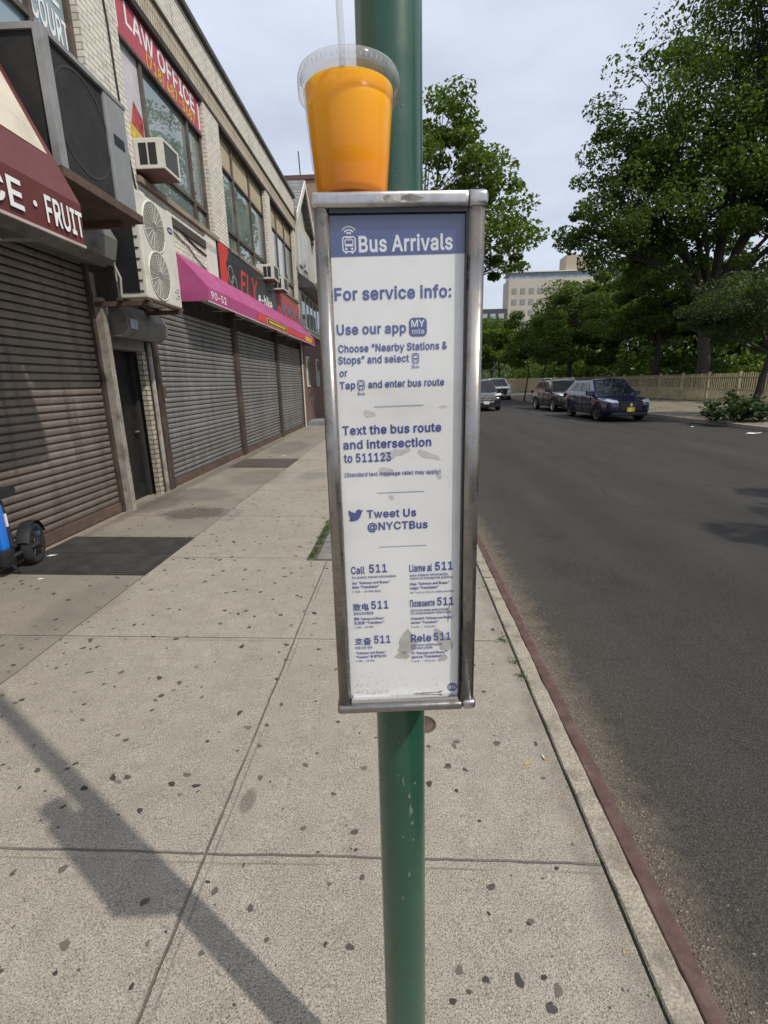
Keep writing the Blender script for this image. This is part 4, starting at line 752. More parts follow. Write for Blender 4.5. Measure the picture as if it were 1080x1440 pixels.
# shutters: one curved slat per 0.1 m
def shutter(y0, y1, z0, z1, m, name='roll_down_shutter', pitch=.078):
    prof = [(-.004, 0), (.010, .003), (.017, .018), (.022, .040), (.019, .055), (.004, .060), (-.030, .061), (-.030, .0775)]
    pts = []; z = z0 + .12
    while z < z1:
        pts += [(-3.575 + a, z + b) for a, b in prof]; z += pitch
    vs = []; fs = []; n = len(pts); cols_ = 2
    for y in (y0, y1): vs += [(p[0], y, p[1]) for p in pts]
    for i in range(n - 1): fs.append((i, i + 1, n + i + 1, n + i))
    b = MB(); b.add(vs, fs); s = build(b, name, m, bld, recalc=False)
    build(MB().box(-3.585, -3.535, y0 + .01, y1 - .01, z0, z0 + .115, .006), 'bottom_bar', m_rust, s)
    for y in (y0 - .035, y1 - .025): build(MB().box(-3.60, -3.515, y, y + .06, z0 - .1, z1 + .03, .004), 'guide_rail', m_pier, s)
    return s
def shutter_mat(name, c, streak, metal=.2):
    N = NT(name); X = N.xyz()
    a = N.mix(N.ramp(N.noise(1.0, 6, .65, N.scalevec(1, 2.2, .5)), .35, .65), c, tuple(q * .72 for q in c))
    a = N.mix(N.ramp(N.noise(1.0, 7, .7, N.scalevec(3, 9, .7)), .50, .72, 0, .75), a, streak); a = N.mix(N.ramp(N.noise(1.0, 7, .75, N.scalevec(2, 3, 1.4)), .56, .66, 0, .35), a, tuple(min(1, q * 1.7) for q in c))
    row = N.n('TexWhiteNoise', noise_dimensions='1D'); N.set(row.inputs['W'], N.math('FLOOR', N.math('DIVIDE', X[2], .078)))
    a = N.mix(N.ramp(row.outputs['Value'], 0, 1, 0, .22), a, (0.03, .026, .024))
    a = N.mix(N.ramp(X[2], 1.0, .15, 0, .35), a, streak)
    N.bsdf(a, .52, metal, N.bump(N.noise(60, 4), .1, .003)); return N.m
m_sh1 = shutter_mat('grimy taupe shutter', (.265, .225, .195), (.075, .058, .046))
m_sh2 = shutter_mat('galvanised shutter', (.32, .315, .31), (.10, .09, .082), .3)
shutter(1.45, 6.0, .10, 2.95, m_sh1); shutter(7.47, 11.0, .09, 2.75, m_sh2); shutter(11.27, 14.74, .09, 2.75, m_sh2); shutter(15.0, 18.38, .10, 2.75, m_sh2)
# shutter housings
m_house = mat('grey painted housing', (.17, .17, .16), .6, .2, var=.22, scale=4, dirt=(.075, .065, .055), dscale=5)
build(MB().prism([(-3.5, 3.36), (-3.16, 3.34), (-3.06, 3.16), (-3.11, 2.96), (-3.24, 2.90), (-3.5, 2.95)], 1.5, 5.9, 'y'), 'shutter_housing', m_house, bld)
dh = build(MB().prism([(-3.50, 2.60), (-3.33, 2.575), (-3.215, 2.42), (-3.232, 2.29), (-3.325, 2.205), (-3.50, 2.215)], 6.17, 7.22, 'y'), 'shutter_housing', m_house, bld)
build(MB().quad((-3.218, 6.22, 2.30), (-3.216, 6.40, 2.30), (-3.210, 6.40, 2.41), (-3.211, 6.22, 2.41)), 'torn_sticker', mat('torn blue sticker', (.30, .36, .42), .7, var=.4, scale=30), dh)
# doorway
build(MB().box(-3.52, -3.42, 6.03, 6.115, .05, 2.62, .008), 'jamb', mat('pale scuffed jamb', (.27, .25, .22), .7, var=.3, scale=8, dirt=(.10, .08, .06), dscale=6), bld)
dr = build(MB().box(-3.76, -3.70, 6.12, 6.96, .08, 2.08, .006), 'door', mat('black door', (.010, .010, .011), .45, var=.5, scale=10, dirt=(.035, .034, .033)), bld)
build(MB().tube([(-3.68, 6.86, 1.02), (-3.65, 6.86, 1.02)], .012).box(-3.665, -3.645, 6.80, 6.88, 1.01, 1.03), 'handle', m_greymetal, dr)
build(MB().box(-3.80, -3.50, 6.12, 7.05, 2.08, 2.22), 'door_lintel', mat('grey lintel panel', (.16, .155, .15), .6, dirt=(.07, .06, .05)), bld)
build(MB().box(-3.585, -3.515, 6.985, 7.10, 0, 2.08), 'door_pier', brick_mat('dirty cream brick', (.40, .36, .28), (.47, .43, .35), (.13, .11, .09), dlo=.42, dhi=.8), bld)
build(MB().tube([(-3.50, 7.17, .06), (-3.50, 7.17, 2.2)], .035, 12), 'conduit', mat('scuffed light conduit', (.27, .255, .235), .6, dirt=(.10, .08, .06), dscale=9), bld)
build(MB().box(-3.86, -3.66, 6.97, 7.30, 0, 2.6), 'gap_shade', m_void, bld)  # near-black block standing for shade in the gap beside the door
build(MB().box(-3.50, -3.465, 7.40, 7.47, 1.45, 1.62, .004), 'padlock_box', m_rust, bld)
build(MB().box(-3.875, -3.865, 5.9, 7.3, 2.2, 3.1), 'overdoor_shade', m_void, bld)  # near-black sheet standing for shade in the recess above the door

# ------------------------------------------------------------------ signs, awnings and machines on the shop fronts
m_red = mat('red sign vinyl', (.40, .055, .075), .45, var=.08)
m_yel = mat('yellow vinyl', (.62, .40, .03), .45, var=.06)
ls = thing('law_office_sign', 'long red sign with white capitals and yellow phone digits across the top of a window', 'sign', (-3.57, 9, 6.05))
lsb = build(MB().box(-3.60, -3.565, 7.55, 10.42, 6.06, 6.56, .004), 'sign_board', m_red, ls)
text('LAW OFFICE', m_wlet, ls, M_wall(-3.562, 7.88, 6.275), .255, 2.30); text('(718) 487-5687', m_yel, ls, M_wall(-3.562, 8.40, 6.085), .16, 1.75)
for y in (7.60, 10.33): build(MB().box(-3.564, -3.561, y, y + .05, 6.10, 6.52), 'white_bar', m_wlet, ls)
build(MB().box(-3.60, -3.56, 7.53, 10.44, 6.02, 6.055), 'sign_rail', m_brownframe, ls)

fl = thing('bike_shop_sign', 'black banner sign with slanted red capitals and white words above the magenta awning', 'sign', (-3.46, 12.6, 3.6))
build(MB().box(-3.49, -3.455, 10.38, 14.98, 3.44, 4.32, .004), 'sign_board', mat('black banner', (.035, .038, .042), .4, var=.2), fl)
m_red2 = mat('bright red vinyl', (.55, .05, .04), .4, var=.1)
build(MB().add([(-3.452, 10.40, 3.46), (-3.452, 10.72, 3.46), (-3.452, 10.86, 3.75), (-3.452, 10.78, 3.98), (-3.452, 11.0, 4.22), (-3.452, 10.95, 4.30), (-3.452, 10.40, 4.30)], [(0, 1, 2, 3, 4, 5, 6)]), 'red_graphic', m_red2, fl)
def ring_x(mb, x, y, z, r, wd, seg=20):
    vs = []
    for k in range(seg):
        q = 2 * PI * k / seg; vs += [(x, y + r * math.cos(q), z + r * math.sin(q)), (x, y + (r - wd) * math.cos(q), z + (r - wd) * math.sin(q))]
    mb.add(vs, [(2 * k, 2 * ((k + 1) % seg), 2 * ((k + 1) % seg) + 1, 2 * k + 1) for k in range(seg)])
for yy in (11.03, 11.22):
    rg = MB(); ring_x(rg, -3.4515, yy, 3.82 if yy < 11.1 else 3.66, .17, .02); build(rg, 'wheel_graphic', mat('grey vinyl', (.42, .42, .42), .5), fl)
text('FLY', m_red2, fl, M_wall(-3.452, 11.62, 3.56), .50, 1.42, slant=.25); text('e-bike', m_wlet, fl, M_wall(-3.452, 13.05, 3.56), .27, 1.35)
f2 = thing('bike_picture_sign', 'red sign with pictures of bicycles beside a black banner above the magenta awning', 'sign', (-3.46, 16.8, 3.6))
build(MB().box(-3.49, -3.455, 15.42, 18.22, 3.44, 4.18, .004), 'sign_board', mat('red picture board', (.36, .05, .05), .45, var=.35, scale=6, dirt=(.35, .22, .2), dscale=5, dlo=.6), f2)
for i, yy in enumerate((15.7, 16.1, 16.5, 16.95, 17.35, 17.8)):
    rg = MB(); ring_x(rg, -3.452, yy, 3.62 + .05 * (i % 2), .16, .03); build(rg, 'wheel_graphic', m_dark, f2)
for i, yy in enumerate((15.6, 16.3, 17.1)):
    build(MB().add([(-3.4515, yy, 3.75), (-3.4515, yy + .15, 3.98), (-3.4515, yy + .45, 3.95), (-3.4515, yy + .5, 3.78), (-3.4515, yy + .25, 3.66)], [(0, 1, 2, 3, 4)]), 'bike_graphic', mat('blue grey vinyl', (.10, .14, .22), .5, var=.5, scale=20), f2)
tag(build(MB().box(-3.50, -3.44, 15.02, 15.13, 3.4, 4.32, .004).box(-3.50, -3.44, 15.22, 15.33, 3.4, 4.27, .004), 'red_trim_posts', m_red, None), 'pair of narrow red trim strips between the black banner and the red bicycle sign', 'trim')
tag(build(MB().box(-3.5, -3.47, 9.80, 10.33, 3.62, 4.30, .003), 'white_board', mat('weathered white board', (.62, .60, .55), .6, var=.08, dirt=(.4, .37, .32), dlo=.6), None), 'blank off-white board on the brick wall beside the black banner', 'board')

m_mag = mat('magenta awning cloth', (.34, .055, .175), .65, var=.12, scale=3, bump=.15, bscale=160, dirt=(.36, .14, .22), dscale=1.6, dlo=.5, dhi=.9)
def awning(y0, y1, prof_out, m, root, th=.012):
    """cloth over a frame: outline (x, z) from wall top over the slope down the valance; closed ends"""
    b = MB(); n = len(prof_out); inn = [(x - th, z - th) for x, z in prof_out[:-1]] + [(prof_out[-1][0] - th, prof_out[-1][1])]
    out = prof_out + inn[::-1]; b.prism(out, y0, y1, 'y'); return build(b, 'canopy', m, root)
ma = thing('magenta_awning', 'long magenta cloth awning over the shutters with a white street number on its valance', 'awning', (-3.5, 13.5, 2.93))
awning(8.5, 18.75, [(-3.502, 3.66), (-3.06, 3.155), (-3.055, 2.935)], m_mag, ma)
for y in (8.495, 18.745): build(MB().prism([(-3.502, 3.65), (-3.062, 3.15), (-3.057, 2.936), (-3.502, 2.936)], y, y + .008, 'y'), 'end_panel', m_mag, ma)
build(MB().box(-3.07, -3.050, 8.49, 18.76, 2.922, 2.936), 'trim_cord', mat('pale cord', (.6, .5, .52), .7), ma)
text('90-52', mat('white awning print', (.72, .62, .68), .6), ma, M_wall(-3.052, 8.62, 2.99), .115, .74)
build(MB().box(-3.053, -3.049, 11.35, 12.1, 2.97, 3.11), 'banner', m_red2, ma); build(MB().box(-3.053, -3.049, 12.12, 14.2, 2.97, 3.11), 'banner', m_yel, ma)
build(MB().box(-3.048, -3.047, 12.17, 14.15, 2.985, 3.095), 'banner_print', mat('black and yellow print', (.05, .045, .02), .5), ma)
build(MB().box(-3.0465, -3.046, 12.3, 14.0, 3.015, 3.065), 'banner_print', m_yel, ma)
build(MB().box(-3.053, -3.049, 14.22, 16.9, 2.97, 3.11), 'banner', m_red2, ma); build(MB().box(-3.053, -3.049, 16.92, 18.1, 2.97, 3.11), 'banner', m_yel, ma)
build(MB().box(-3.053, -3.049, 18.12, 18.7, 2.97, 3.11), 'banner', m_red2, ma)
fm = MB()
for y in np.linspace(8.6, 18.6, 9): build(MB().tube([(-3.5, y, 2.96), (-3.09, y, 2.96), (-3.09, y, 3.12), (-3.5, y, 3.6)], .012, 6), 'frame_bar', m_greymetal, ma)

m_maroon = mat('maroon awning cloth', (.125, .032, .030), .6, var=.10, scale=4, bump=.2, bscale=170, dirt=(.17, .07, .06), dscale=2, dlo=.55, dhi=.9)
br = thing('maroon_awning', 'dark maroon shop awning with white capitals on its valance and a cream sign panel above', 'awning', (-3, 2.8, 2.64))
def slope(z): return -2.33 - (z - 2.91) * .46
awning(1.2, 4.03, [(-2.95, 4.22), (slope(3.2) , 3.2), (-2.33, 2.91), (-2.345, 2.635)], m_maroon, br)
build(MB().prism([(-3.0, 4.2), (slope(4.1), 4.1), (slope(3.2), 3.19), (-2.335, 2.905), (-2.35, 2.75), (-3.05, 2.9)], 4.022, 4.034, 'y'), 'end_panel', m_maroon, br)
cz0, cz1 = 3.21, 4.05
build(MB().add([(slope(cz0) + .004, 1.3, cz0), (slope(cz0) + .004, 3.95, cz0), (slope(cz1) + .010, 3.95, cz1), (slope(cz1) + .010, 1.3, cz1)], [(0, 1, 2, 3)]), 'sign_panel', mat('cream sign panel', (.60, .55, .45), .55, var=.08, dirt=(.38, .33, .26), dscale=3), br)
build(MB().box(-2.352, -2.336, 1.2, 4.036, 2.622, 2.640), 'trim_cord', mat('pale piping', (.42, .35, .33), .7), br)
text('JUICE', m_wlet, br, M_wall(-2.326, 2.75, 2.70), .155, .66) if False else None
text('CE', m_wlet, br, M_wall(-2.328, 3.10, 2.69), .165, .31)
dt = MB(); dt.disc((-2.328, 3.52, 2.765), .018, 12, 'x'); build(dt, 'lettering', m_wlet, br)
text('FRUIT', m_wlet, br, M_wall(-2.328, 3.62, 2.69), .165, .40)
fm = MB()
for y in (1.3, 2.2, 3.1, 3.95): fm.tube([(-3.45, y, 2.70), (-2.36, y, 2.66)], .014, 6); fm.tube([(-3.45, y, 2.70), (-2.5, y, 3.15)], .012, 6)
fm.tube([(-2.37, 1.3, 2.66), (-2.37, 3.95, 2.66)], .014, 6); fm.tube([(-2.9, 1.3, 2.68), (-2.9, 3.95, 2.68)], .014, 6)
build(fm, 'awning_frame', m_greymetal, br)

cu = thing('cooling_unit', 'large black meshed cooling unit in a grey metal frame hung above the shutters', 'cooling unit', (-3, 4.7, 3.2))
N = NT('black wire mesh'); v_ = N.noise(240, 2, .6); N.bsdf(N.mix(N.ramp(v_, .55, .72, 0, .7), N.mix(N.ramp(N.noise(4, 6, .7), .4, .7), (.008, .008, .009), (.024, .023, .023)), (.07, .068, .065)), .75); m_mesh = N.m
x0, x1, y0, y1, z0, z1 = -3.48, -2.52, 4.17, 5.26, 3.24, 4.08
build(MB().box(x0, x1, y0, y1 - .33, z0, z1, .0), 'coil_body', m_mesh, cu)
m_cage = mat('grey cage metal', (.30, .305, .31), .5, .3, var=.15, dirt=(.15, .14, .13), dscale=4)
cg = MB()
cg.box(x1 - .03, x1 + .035, y0 - .02, y0 + .06, z0 - .03, z1 + .02, .004); cg.box(x0, x1 - .03, y0 - .018, y0 + .03, z1 - .015, z1 + .025)
cg.box(x1 - .025, x1 + .03, y0 + .06, y1 + .02, z1 - .012, z1 + .022)
build(cg, 'frame', m_cage, cu)
build(MB().box(x0, x1 + .022, y1 - .33, y1, z0 - .02, z1 - .0, .01), 'side_cabinet', mat('grey cabinet', (.27, .28, .29), .5, .2, var=.1), cu)
build(MB().box(x1 + .022, x1 + .027, y1 - .25, y1 - .08, z0 + .46, z0 + .54), 'handle_slot', m_dark, cu)
fb = MB(); ring_x(fb, x1 + .004, y0 + .42, z0 + .42, .37, .02, 36); build(fb, 'fan_ring', mat('dusty black', (.035, .034, .034), .8), cu)
build(MB().box(x0 - .0, x1 + .05, y0 - .05, y1 + .05, z0 - .10, z0 - .03, .004), 'support_rail', m_rust, cu)
for y in (y0 + .1, y1 - .1): build(MB().box(-3.5, -2.62, y, y + .05, z0 - .16, z0 - .10), 'bracket', m_rust, cu)

m_acw = mat('yellowed white casing', (.60, .585, .53), .45, var=.06, scale=5, dirt=(.36, .31, .24), dscale=3, dlo=.55, dhi=.85)
cr = thing('condenser_unit', 'tall white two-fan air conditioning condenser on a bracket over the doorway', 'air conditioner', (-3.02, 6.45, 2.58))
build(MB().box(-3.20, -2.85, 6.0, 6.92, 2.60, 3.70, .02), 'casing', m_acw, cr)
sd = MB(); sd.box(-3.165, -2.93, 5.992, 6.0, 2.65, 3.66); build(sd, 'coil_face', mat('black coil fins', (.012, .012, .014), .5, var=.4, scale=60), cr)
ld = MB()
for k in range(9): ld.box(-2.925, -2.885, 5.990, 5.998, 2.66 + k * .112, 2.66 + k * .112 + .012)
build(ld, 'side_louvre', m_dark, cr)
for zc in (2.885, 3.41):
    fg = MB()
    for rr in np.linspace(.06, .255, 9): ring_x(fg, -2.843, 6.37, zc, rr, .0045, 40)
    for k in range(20): q = 2 * PI * k / 20; fg.tube([(-2.842, 6.37 + .05 * math.cos(q), zc + .05 * math.sin(q)), (-2.842, 6.37 + .25 * math.cos(q), zc + .25 * math.sin(q))], .0028, 4)
    g1 = build(fg, 'fan_grille', m_acw, cr)
    rb = MB(); rb.lathe([(.262, 0), (.275, .014), (.262, .020), (.255, .012), (.252, 0)], (-2.858, 6.37, zc), 48, 'x'); build(rb, 'rim', m_acw, g1)
    hb = MB(); hb.disc((-2.8485, 6.37, zc), .255, 40, 'x'); build(hb, 'fan_opening', mat('dim fan opening', (.20, .195, .185), .7, var=.2), g1)
lgm = MB(); lgm.add([(-2.846, 6.80 + .075 * math.cos(2 * PI * k / 24), 3.49 + .036 * math.sin(2 * PI * k / 24)) for k in range(24)], [tuple(range(24))])
badge = build(lgm, 'badge', mat('blue badge', (.03, .06, .26), .4), cr); text('Carrier', m_wlet, badge, M_wall(-2.844, 6.745, 3.477), .026, .11, slant=.2)
lt = MB()
for k, (y, wd) in enumerate(((6.76, .10), (6.80, .08), (6.74, .12), (6.80, .07))): lt.box(-2.849, -2.847, y, y + wd, 2.70 + k * .035, 2.708 + k * .035)
build(lt, 'rating_label', m_greymetal, cr)
bk = MB(); bk.box(-3.5, -2.84, 6.02, 6.08, 2.52, 2.57); bk.box(-3.5, -2.84, 6.82, 6.88, 2.52, 2.57); bk.box(-2.90, -2.85, 5.96, 6.96, 2.572, 2.598); bk.box(-3.20, -3.15, 5.96, 6.96, 2.572, 2.598)
build(bk, 'bracket', m_rust, cr)
def window_ac(y0, y1, z0, z1, x1, label):
    a = thing('window_air_conditioner', label, 'air conditioner', (-3.3, (y0 + y1) / 2, z0), 'window air conditioners on the upper floor')
    build(MB().box(-3.66, x1, y0, y1, z0, z1, .012), 'casing', m_acw, a)
    h = z1 - z0; d = x1 + 3.5; v = MB()
    for u0, u1 in ((.16, .44), (.50, .78)): v.box(-3.5 + d * u0, -3.5 + d * u1, y0 - .004, y0 + .001, z0 + h * .14, z0 + h * .84)
    build(v, 'side_vent', m_dark, a)
    g = MB(); g.box(x1 - .001, x1 + .003, y0 + .035, y1 - .035, z0 + .03, z1 - .03); gg = build(g, 'coil_grille', mat('dark grey coil', (.075, .08, .08), .6, .2, var=.3, scale=80), a)
    rm = MB()
    for a0, a1, b0, b1 in ((y0, y1, z0, z0 + .03), (y0, y1, z1 - .03, z1), (y0, y0 + .035, z0 + .03, z1 - .03), (y1 - .035, y1, z0 + .03, z1 - .03)): rm.box(x1 - .002, x1 + .010, a0, a1, b0, b1)
    build(rm, 'grille_frame', m_acw, a)
    build(MB().box(-3.64, x1 - .01, y0 + .01, y1 - .01, z0 - .006, z0 - .001), 'base_pan', mat('red brown base pan', (.18, .095, .085), .7, var=.2), a)
    return a
window_ac(7.52, 8.03, 4.45, 4.81, -3.12, 'window air conditioner under the red law sign, nearest of the small white units')
window_ac(13.72, 14.28, 4.23, 4.58, -3.19, 'window air conditioner above the white word on the black banner')
window_ac(14.82, 15.38, 4.16, 4.50, -3.19, 'window air conditioner above the red trim strips, farthest of the small white units')
# cables on the wall
def cable(pts, r, label, m=m_dark):
    P_ = []
    for i in range(len(pts) - 1):
        a, b = Vector(pts[i]), Vector(pts[i + 1])
        for k in range(6): P_.append(a.lerp(b, k / 6) + Vector((0, 0, -.03 * math.sin(PI * k / 6) if abs(b.y - a.y) > .3 else 0)))
    P_.append(Vector(pts[-1])); tag(build(MB().tube(P_, r, 6), 'cable', m), label, 'cable')
cable([(-3.485, 7.12, 6.6), (-3.485, 7.22, 5.9), (-3.485, 7.25, 5.3), (-3.485, 7.30, 4.6), (-3.485, 7.4, 4.15)], .012, 'black cable running down the brick pilaster left of the red law sign')
cable([(-3.485, 7.3, 4.12), (-3.485, 8.6, 4.06), (-3.485, 9.8, 3.9), (-3.485, 10.3, 3.72)], .013, 'black cable sagging along the brick wall behind the white condenser')
cable([(-3.485, 8.1, 4.05), (-3.485, 9.0, 3.86), (-3.485, 9.75, 3.66)], .009, 'thin dark cable sagging lowest on the brick above the magenta awning')
cable([(-3.30, 5.75, 3.2), (-3.18, 5.92, 3.0), (-3.12, 5.96, 2.8), (-3.14, 5.97, 2.62)], .014, 'pale conduit bending down beside the black side of the white condenser', mat('pale conduit', (.33, .32, .30), .6))
build(MB().box(-3.5, -3.47, 7.52, 10.4, 4.02, 4.14), 'cable_tray', mat('dark trunking', (.06, .05, .042), .7, var=.3), bld)

# ------------------------------------------------------------------ buildings beyond
m_siding = NT('cream siding'); X = m_siding.xyz(); sd_ = m_siding.math('FRACT', m_siding.math('DIVIDE', X[2], .115))
m_siding.bsdf(m_siding.mix(m_siding.ramp(m_siding.noise(1.5, 6), .3, .7), (.50, .48, .42), (.60, .58, .52)), .6, 0, m_siding.bump(sd_, .8, .02)); m_siding = m_siding.m
m_shingle = brick_mat('grey slate shingles', (.17, .175, .17), (.25, .255, .25), (.07, .07, .07), bw=.3, bh=.16, ms=.012, dirt=(.10, .10, .09))
gh = thing('gabled_house', 'cream sided house with steep grey shingle gable and brick base beyond the shops', 'house', (-6, 21.8, 0))
build(MB().box(-13, -3.55, 18.78, 25.0, 3.5, 7.25), 'wall', m_siding, gh)
build(MB().box(-13, -3.50, 18.78, 25.0, 0, 3.42), 'brick_base', m_redbrick, gh)
build(MB().box(-13, -3.40, 18.74, 25.04, 3.42, 3.52), 'sill_course', mat('cream trim', (.55, .53, .47), .6), gh)
m_trim = mat('off-white trim', (.60, .58, .53), .55, var=.06)
def gable(yc, hw, zb, zt, xf, xb):
    g = MB(); g.prism([(yc - hw, zb), (yc + hw, zb), (yc, zt)], xb, xf - .25, 'x'); build(g, 'gable_wall', m_siding, gh)
    rf = MB(); t = .10
    for s in (-1, 1):
        e = (yc + s * (hw + .18), zb - .14); rf.prism([(e[0], e[1]), (e[0], e[1] + t), (yc, zt + t + .03), (yc, zt + .03)], xb, xf, 'x')
    r_ = build(rf, 'roof', m_shingle, gh)
    tr = MB()
    for s in (-1, 1):
        e = (yc + s * (hw + .18), zb - .14); tr.prism([(e[0], e[1] - .16), (e[0], e[1] + t - .01), (yc, zt + t), (yc, zt - .13)], xf + .002, xf + .05, 'x')
    build(tr, 'bargeboard', m_trim, r_)
gable(20.55, 1.75, 7.25, 8.70, -3.42, -13)
gable(23.6, 1.3, 7.25, 8.2, -3.42, -13)
for yy in (19.35, 20.3, 22.8, 24.0):
    wf = build(MB().box(-3.56, -3.50, yy, yy + .62, 5.75, 6.95, .004), 'window', m_trim, gh); build(MB().box(-3.51, -3.495, yy + .07, yy + .55, 5.82, 6.88), 'pane', m_glass, wf)
build(MB().prism([(-3.54, 5.42), (-3.0, 5.02), (-3.0, 4.90), (-3.54, 4.90)], 18.80, 25.0, 'y'), 'porch_roof', mat('grey porch roof', (.16, .155, .15), .6, var=.2), gh)
for k in range(7):
    y = 18.95 + k * .82
    wf = build(MB().box(-3.56, -3.49, y, y + .72, 3.60, 4.84, .004), 'window', m_trim, gh); build(MB().box(-3.50, -3.485, y + .09, y + .63, 3.70, 4.76), 'pane', m_glass, wf)
for y in (19.2, 21.4): 
    wf = build(MB().box(-3.51, -3.46, y, y + .5, 1.5, 2.6, .004), 'window', m_trim, gh); build(MB().box(-3.47, -3.452, y + .06, y + .44, 1.56, 2.54), 'pane', m_glass, wf)
build(MB().box(-3.5, -2.75, 18.9, 20.6, 0, .24, .01), 'step', mat('blue grey step', (.20, .22, .24), .8, var=.2), gh)
nh = thing('shingled_house', 'pale shingled house behind the gabled house, mostly hidden by the information case', 'house', (-7, 29, 0))
build(MB().box(-13, -3.3, 25.1, 33, 0, 6.6), 'wall', m_siding, nh)
build(MB().prism([(-3.1, 6.5), (-8.2, 9.4), (-13.2, 6.5)], 24.95, 33.1, 'y'), 'roof', m_shingle, nh)
for y in (26, 28, 30):
    wf = build(MB().box(-3.32, -3.24, y, y + 1.0, 3.9, 5.3, .004), 'window', m_trim, nh); build(MB().box(-3.25, -3.232, y + .08, y + .92, 3.98, 5.22), 'pane', m_glass, wf)
tb = thing('brick_apartment_house', 'tall tan brick building with dark coping rising behind the gabled house roof', 'building', (-10, 40, 0))
build(MB().box(-18, -4.85, 34, 46, 0, 13.55), 'wall', m_tanbrick, tb)
build(MB().box(-18.1, -4.75, 33.9, 46.1, 13.55, 13.8, .02), 'coping', mat('red brown coping', (.12, .05, .045), .6, var=.2), tb)
for z in (7.4, 10.6):
    for y in (35.5, 38.5, 41.5):
        wf = build(MB().box(-4.87, -4.81, y, y + 1.1, z, z + 1.6, .004), 'window', m_trim, tb); build(MB().box(-4.82, -4.80, y + .08, y + 1.02, z + .08, z + 1.52), 'pane', m_glass, wf)
for i, (y0, y1, h, mm, rf, lab) in enumerate([(47.5, 60, 8.2, m_redbrick, 1, 'far red brick house beyond the tall tan building'), (60.6, 76, 7.0, m_siding, 1, 'far cream sided house second beyond the tall tan building'), (76.6, 100, 11.5, m_tanbrick, 0, 'farthest tan brick block on the shop side of the street')]):
    hs = thing('far_house', lab, 'house', (-8, (y0 + y1) / 2, 0)); build(MB().box(-14, -3.6, y0, y1, 0, h), 'wall', mm, hs)
    if rf: build(MB().prism([(-3.3, h - .1), (-8.8, h + 3.0), (-14.3, h - .1)], y0 - .2, y1 + .2, 'y'), 'roof', m_shingle, hs)
    else: build(MB().box(-14.1, -3.5, y0 - .1, y1 + .1, h, h + .3), 'coping', m_pier, hs)
    for z in (1.2, 4.4) + ((7.6,) if h > 9 else ()):
        y = y0 + 1.2
        while y + 1.2 < y1: wf = build(MB().box(-3.62, -3.55, y, y + 1.1, z, z + 1.6, .004), 'window', m_trim, hs); build(MB().box(-3.56, -3.538, y + .09, y + 1.01, z + .09, z + 1.51), 'pane', m_glass, wf); y += 3.1
tag(build(MB().tube([(-5.95, 34.6, 13.8), (-6.0, 34.6, 15.3)], .035, 6), 'roof_mast', m_dark), 'thin dark mast standing on the roof of the tall tan brick building', 'mast')

# ------------------------------------------------------------------ trees and shrubs
def leaf_mesh(name, C, size, mat_, rs, up=.35):
    """one leaf-sized folded kite per point of C"""
    n = len(C); nrm = rs.normal(size=(n, 3)); nrm[:, 2] = np.abs(nrm[:, 2]) + up; nrm /= np.linalg.norm(nrm, axis=1)[:, None]
    t = rs.normal(size=(n, 3)); t[:, 2] -= .35; t -= nrm * (t * nrm).sum(1)[:, None]; t /= np.linalg.norm(t, axis=1)[:, None]; b = np.cross(nrm, t)
    s = (size * rs.uniform(.6, 1.25, n))[:, None]
    V = np.stack([C - t * s * .5, C + b * s * .36 + t * s * .02 + nrm * s * .10, C + t * s * .6 - nrm * s * .06, C - b * s * .36 + t * s * .02 + nrm * s * .10], 1).reshape(-1, 3)
    me = bpy.data.meshes.new(name); me.vertices.add(n * 4); me.vertices.foreach_set('co', V.astype(np.float32).ravel())
    me.loops.add(n * 4); me.loops.foreach_set('vertex_index', np.arange(n * 4, dtype=np.int32)); me.polygons.add(n)
    me.polygons.foreach_set('loop_start', np.arange(0, n * 4, 4, dtype=np.int32)); me.polygons.foreach_set('loop_total', np.full(n, 4, dtype=np.int32))
    me.update(calc_edges=True); me.validate(); me.materials.append(mat_); o = bpy.data.objects.new(name, me); COL.objects.link(o); return o
m_bark = mat('grey brown bark', (.075, .058, .043), .9, var=.4, scale=7, bump=.8, bscale=18)
m_bark2 = mat('dark bark', (.040, .032, .026), .9, var=.4, scale=7, bump=.8, bscale=18)
